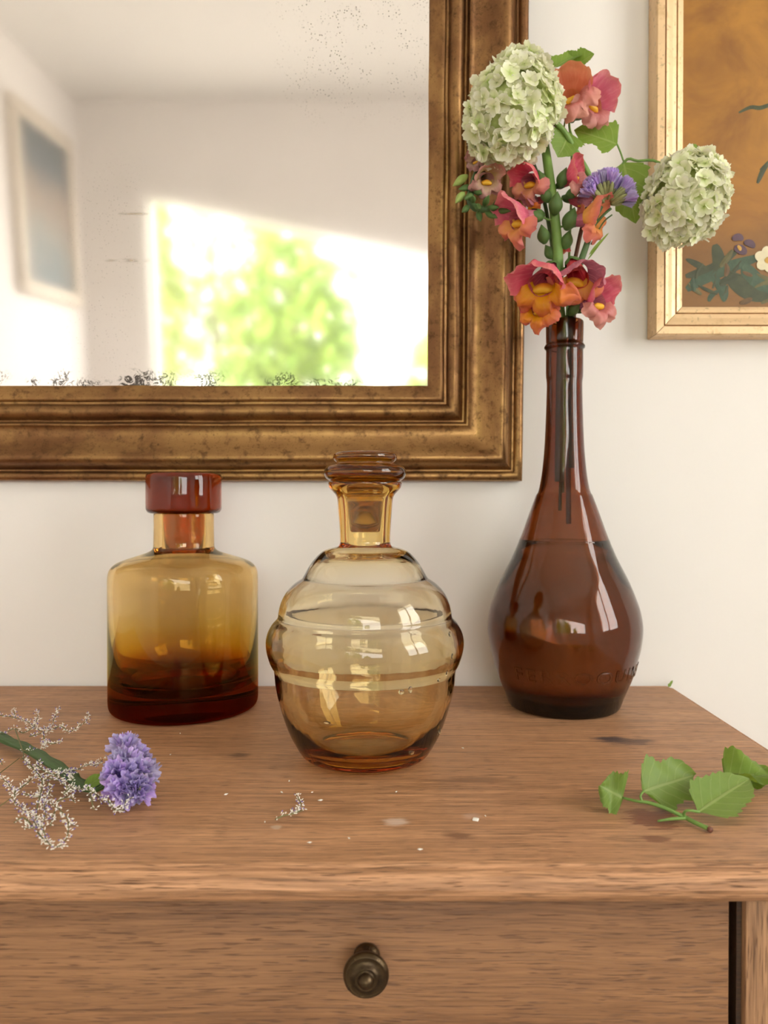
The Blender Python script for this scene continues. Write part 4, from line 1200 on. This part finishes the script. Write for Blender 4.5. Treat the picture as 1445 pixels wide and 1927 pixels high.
for (cx, cy, h, dx_, dy_, dz_, n_) in [(232, 1398, .022, -0.25, 0.1, 1.0, 7), (262, 1424, .018, 0.8, -0.2, 0.7, 7), (214, 1458, .018, -0.45, -0.9, 0.35, 8), (236, 1488, .011, 0.1, -1, 0.15, 6), (262, 1484, .012, 0.5, -0.9, 0.3, 8), (225, 1432, .021, -0.6, -0.4, 0.8, 6), (246, 1444, .018, 0.2, -0.8, 0.4, 4), (268, 1456, .016, 0.8, -0.5, 0.1, 6)]:
    c0 = H(cx, cy, h + 0.001); ax = Vector((dx_, dy_, dz_)).normalized()
    place('bract', BRACT, lay, c0 - ax * 0.010, ax, 0.8, rng)
    for i in range(n_):
        d = (ax + Vector((rng.gauss(0, 1), rng.gauss(0, 1), rng.gauss(0, 1))) * 0.45).normalized()
        d.z = max(d.z, -0.05)
        place('floret', FUN[rng.randrange(4)], lay, c0 - ax * 0.006 + Vector((rng.uniform(-1, 1), rng.uniform(-1, 1), rng.uniform(-0.6, 0.6))) * 0.002, d, rng.uniform(0.95, 1.25), rng)

# ------------------------------------------------------------------ sea lavender: thin twigs with tiny florets
def cell(cx, cy): return (cx / 4.661, 1300 + cy / 4.661)
def oct_at(p, d, L, wd, V, Fc):
    d = d.normalized(); a_ = d.orthogonal().normalized(); b_ = d.cross(a_)
    o = len(V)
    V += [p, p + d * L * 0.6 + a_ * wd, p + d * L * 0.6 + b_ * wd, p + d * L * 0.6 - a_ * wd, p + d * L * 0.6 - b_ * wd, p + d * L]
    for i in range(4):
        j = (i + 1) % 4
        Fc += [(o, o + 1 + j, o + 1 + i), (o + 5, o + 1 + i, o + 1 + j)]
def sea_lavender(name, label, lines, hgt, seed, dens=1.0, group=None, conv=cell, skip=()):
    rng = random.Random(seed)
    allp = [conv(*p) for l in lines for p in l]
    base = H(*allp[0], 0)
    t = thing(name, label, 'flower', base, group)
    tv, tf, wv, wf, pv, pf = [], [], [], [], [], []
    for li, l in enumerate(lines):
        pts = []
        for j, p in enumerate(l):
            px, py = conv(*p)
            pts.append(H(px, py, hgt * (0.45 + 0.55 * abs(math.sin(px * 0.07 + py * 0.05)))))
        v, f = tube(pts, [0.00055, 0.0003], 5, 3)
        o = len(tv); tv += v; tf += [tuple(i + o for i in q_) for q_ in f]
        if li in skip: continue
        q_ = catmull(pts, 8)
        acc = 0.0
        for a_, b_ in zip(q_[:-1], q_[1:]):
            acc += (b_ - a_).length * dens
            while acc > 0.0009:
                acc -= 0.0009
                p = a_.lerp(b_, rng.random())
                d = (b_ - a_).normalized() * 0.5 + Vector((rng.gauss(0, 1), rng.gauss(0, 1), rng.gauss(0.3, 0.8)))
                pp = p + d.normalized() * rng.uniform(0, 0.0022)
                pp.z = max(pp.z, TOP + 0.0022)
                if d.z < 0: d.z *= 0.3
                oct_at(pp, d, rng.uniform(0.0016, 0.0028), 0.00042, wv, wf)
                if rng.random() < 0.24: oct_at(pp + d.normalized() * 0.0013, d, 0.0016, 0.00062, pv, pf)
    tw = part('twigs', tv, tf, M['twig'], t)
    a_ = part('white_florets', wv, wf, M['white_floret'], t, smooth=False); a_['kind'] = 'stuff'
    if pv:
        b_ = part('violet_florets', pv, pf, M['violet_floret'], t, smooth=False); b_['kind'] = 'stuff'
    return t
UP = [[(-200, 190), (0, 215), (130, 235), (240, 270), (300, 315), (380, 360), (460, 335)], [(130, 235), (125, 160)], [(300, 315), (330, 230), (335, 165)], [(380, 330), (450, 310), (480, 230), (515, 150)],
      [(460, 335), (540, 310), (600, 360), (680, 320), (760, 260), (775, 210)], [(380, 360), (385, 440), (390, 510)], [(385, 440), (460, 465), (535, 445)], [(300, 315), (200, 370), (130, 330), (40, 370), (-60, 380)],
      [(130, 330), (190, 500), (210, 580), (180, 600)], [(190, 520), (300, 540)], [(260, 400), (300, 390), (370, 370)]]
LOW = [[(-160, 830), (0, 720), (170, 590)], [(200, 590), (310, 700), (370, 800), (350, 930), (330, 1000), (320, 1140), (370, 1200), (400, 1300), (440, 1350), (500, 1370), (560, 1330), (590, 1270), (600, 1160), (570, 1090), (480, 1010), (400, 960)],
       [(310, 740), (210, 830), (130, 880), (60, 800), (0, 760)], [(130, 880), (130, 990), (180, 1010), (260, 1090), (330, 1200)], [(-80, 1060), (0, 1010), (110, 930)], [(370, 800), (430, 770), (520, 790)],
       [(420, 800), (430, 900), (390, 960)], [(380, 980), (400, 1080), (370, 1160)], [(480, 1060), (440, 1190)], [(280, 1180), (200, 1110), (120, 1160)], [(330, 1200), (210, 1200)], [(600, 1160), (660, 1180)],
       [(320, 700), (350, 620)], [(350, 930), (270, 920), (210, 900)], [(500, 970), (600, 930), (655, 975)], [(330, 1240), (400, 1330)], [(0, 600), (20, 650)]]
MID = [[(320, 650), (400, 710), (500, 735), (590, 705), (680, 690), (760, 650), (850, 650), (900, 600)], [(590, 705), (640, 790)], [(500, 690), (540, 720)], [(480, 735), (600, 850), (700, 860), (790, 875), (870, 930)],
       [(790, 900), (820, 1040)], [(870, 930), (960, 980), (1000, 1040), (1090, 1040), (1100, 970), (1160, 935)], [(560, 900), (640, 830)], [(950, 590), (1020, 600), (1065, 660)]]
sea_lavender('sea_lavender_sprig', 'white and violet sea lavender sprig lying behind the statice stem', UP, 0.012, 1, 0.9, skip=(8,))
sea_lavender('sea_lavender_sprig', 'looped sea lavender sprig lying in front of the statice stem, near the chest edge', LOW, 0.008, 2, 1.15, skip=(0, 4))
sea_lavender('sea_lavender_sprig', 'thin sea lavender sprig lying across the purple statice', MID, 0.016, 3, 1.0)
sea_lavender('sea_lavender_fragment', 'small broken piece of sea lavender on bare wood before the amber decanter', [[(518, 1542), (533, 1535), (548, 1532), (562, 1526), (566, 1512), (557, 1496)], [(548, 1532), (572, 1524)]], 0.003, 5, 1.0, conv=lambda a_, b_: (a_, b_))

# tiny dry florets and chips scattered on the wood
cv, cf = [], []
oct_at(Vector((0, 0, 0.0007)), Vector((1, 0, 0.05)), 0.0040, 0.0007, cv, cf)
CR = mesh_data('fallen_floret', cv, cf, smooth=False); CR.materials.append(M['white_floret'])
rng = random.Random(3)
for (a_, b_) in [(543, 1473), (533, 1494), (590, 1491), (597, 1508), (498, 1550), (577, 1587), (654, 1577), (748, 1490), (430, 1495), (797, 1600), (323, 1420), (340, 1380), (915, 1538), (868, 1408)]:
    o = bpy.data.objects.new('fallen_floret', CR)
    COL.objects.link(o)
    o.location = H(a_, b_, 0); o.rotation_euler = (0, 0, rng.uniform(0, 6.28))
    s = rng.uniform(0.6, 1.1); o.scale = (s, s, s)
    tag(o, 'tiny dry sea lavender floret fallen on the wooden chest top', 'floret', 'tiny florets scattered on the chest top')
p = H(895, 1544, 0)
v_, f_ = bevel_box(p.x - 0.0019, p.x + 0.0019, p.y - 0.0018, p.y + 0.0018, TOP, TOP + 0.0014, 0.0006)
v_ = [Vector((v.x + 0.3 * (v.y - p.y), v.y - 0.35 * (v.x - p.x), v.z)) for v in v_]
single('white_chip', v_, f_, M['chip'], p, 'small white chip lying on the chest top near the front edge', 'chip')

# ------------------------------------------------------------------ green leaf sprigs on the chest
def lc(cx, cy): return (1100 + cx / 4.188, 1400 + cy / 4.188)
def LH(cx, cy, h): return H(*lc(cx, cy), h)
ls = thing('leaf_sprig', 'green sprig with three toothed leaves lying on the chest top beside a dark water stain', 'leaves', LH(800, 585, 0))
part('stem', *tube([LH(985, 672, .002), LH(880, 625, .0025), LH(800, 583, .003), LH(720, 545, .005), LH(620, 500, .007), LH(500, 462, .008), LH(420, 452, .008), LH(300, 425, .007)], [0.0016, 0.0015, 0.0015, 0.0013, 0.0013, 0.0012, 0.0010, 0.0009], 8), M['stem'], ls)
part('stem_stub', *tube([LH(800, 585, .003), LH(690, 590, .003), LH(575, 608, .0016)], [0.0012, 0.0011, 0.0006], 8), M['stem'], ls)
part('stem_end', *tube([LH(978, 668, .0022), LH(998, 680, .002)], 0.0018, 8, 1), M['stem_brown'], ls)
part('petiole', *tube([LH(800, 583, .003), LH(782, 548, .006), LH(815, 524, .009), LH(905, 536, .008)], 0.0009, 8), M['stem'], ls)
part('petiole', *tube([LH(455, 458, .008), LH(440, 410, .011), LH(465, 370, .012)], 0.0008, 8), M['stem'], ls)
b0 = LH(895, 535, .007); t0_ = LH(1310, 250, .018)
leaf(ls, b0, t0_, 0.036, (-0.35, -0.75, 0.75), M['leaf_pale'], seed=41, curl=0.1, fold=0.25, lobes=0.12)
b1 = LH(462, 372, .012); t1 = LH(885, 235, .016)
leaf(ls, b1, t1, 0.040, (0.1, -0.85, 0.62), M['leaf_pale'], seed=42, curl=0.1, fold=0.2, lobes=0.2, wave=0.6)
b2 = LH(300, 425, .007); t2 = LH(112, 330, .014)
leaf(ls, b2, t2, 0.034, (-0.1, -0.9, 0.5), M['leaf_pale'], seed=43, curl=-0.2, fold=0.5, lobes=0.2, wave=0.8)
lr = thing('loose_leaf', 'green toothed leaf pair lying by the right edge of the chest top', 'leaves', LH(1300, 300, 0))
leaf(lr, LH(1100, 250, .006), LH(1560, 225, .010), 0.050, (0.05, -0.12, 1), M['leaf'], seed=44, curl=0.2, fold=0.35, lobes=0.2, wave=0.8)
leaf(lr, LH(1180, 285, .003), LH(1480, 320, .004), 0.034, (0.0, -0.2, 1), M['leaf'], seed=45, curl=0.0, fold=0.3, lobes=0.2, wave=0.5)
part('stem_end', *tube([LH(1072, 250, .003), LH(1110, 252, .004), LH(1185, 285, .003)], [0.0008, 0.0012, 0.0008], 6), M['stem_brown'], lr)
# scrap of leaf at the back corner
p = H(1262, 1294, 0)
sl = thing('leaf_scrap', 'tiny green leaf scrap at the back corner of the chest by the wall', 'leaf', p)
leaf(sl, p + Vector((-0.003, 0.0, 0.001)), p + Vector((0.003, 0.001, 0.008)), 0.004, (0.3, -1, 0.3), M['leaf_pale'], seed=51, teeth=2)
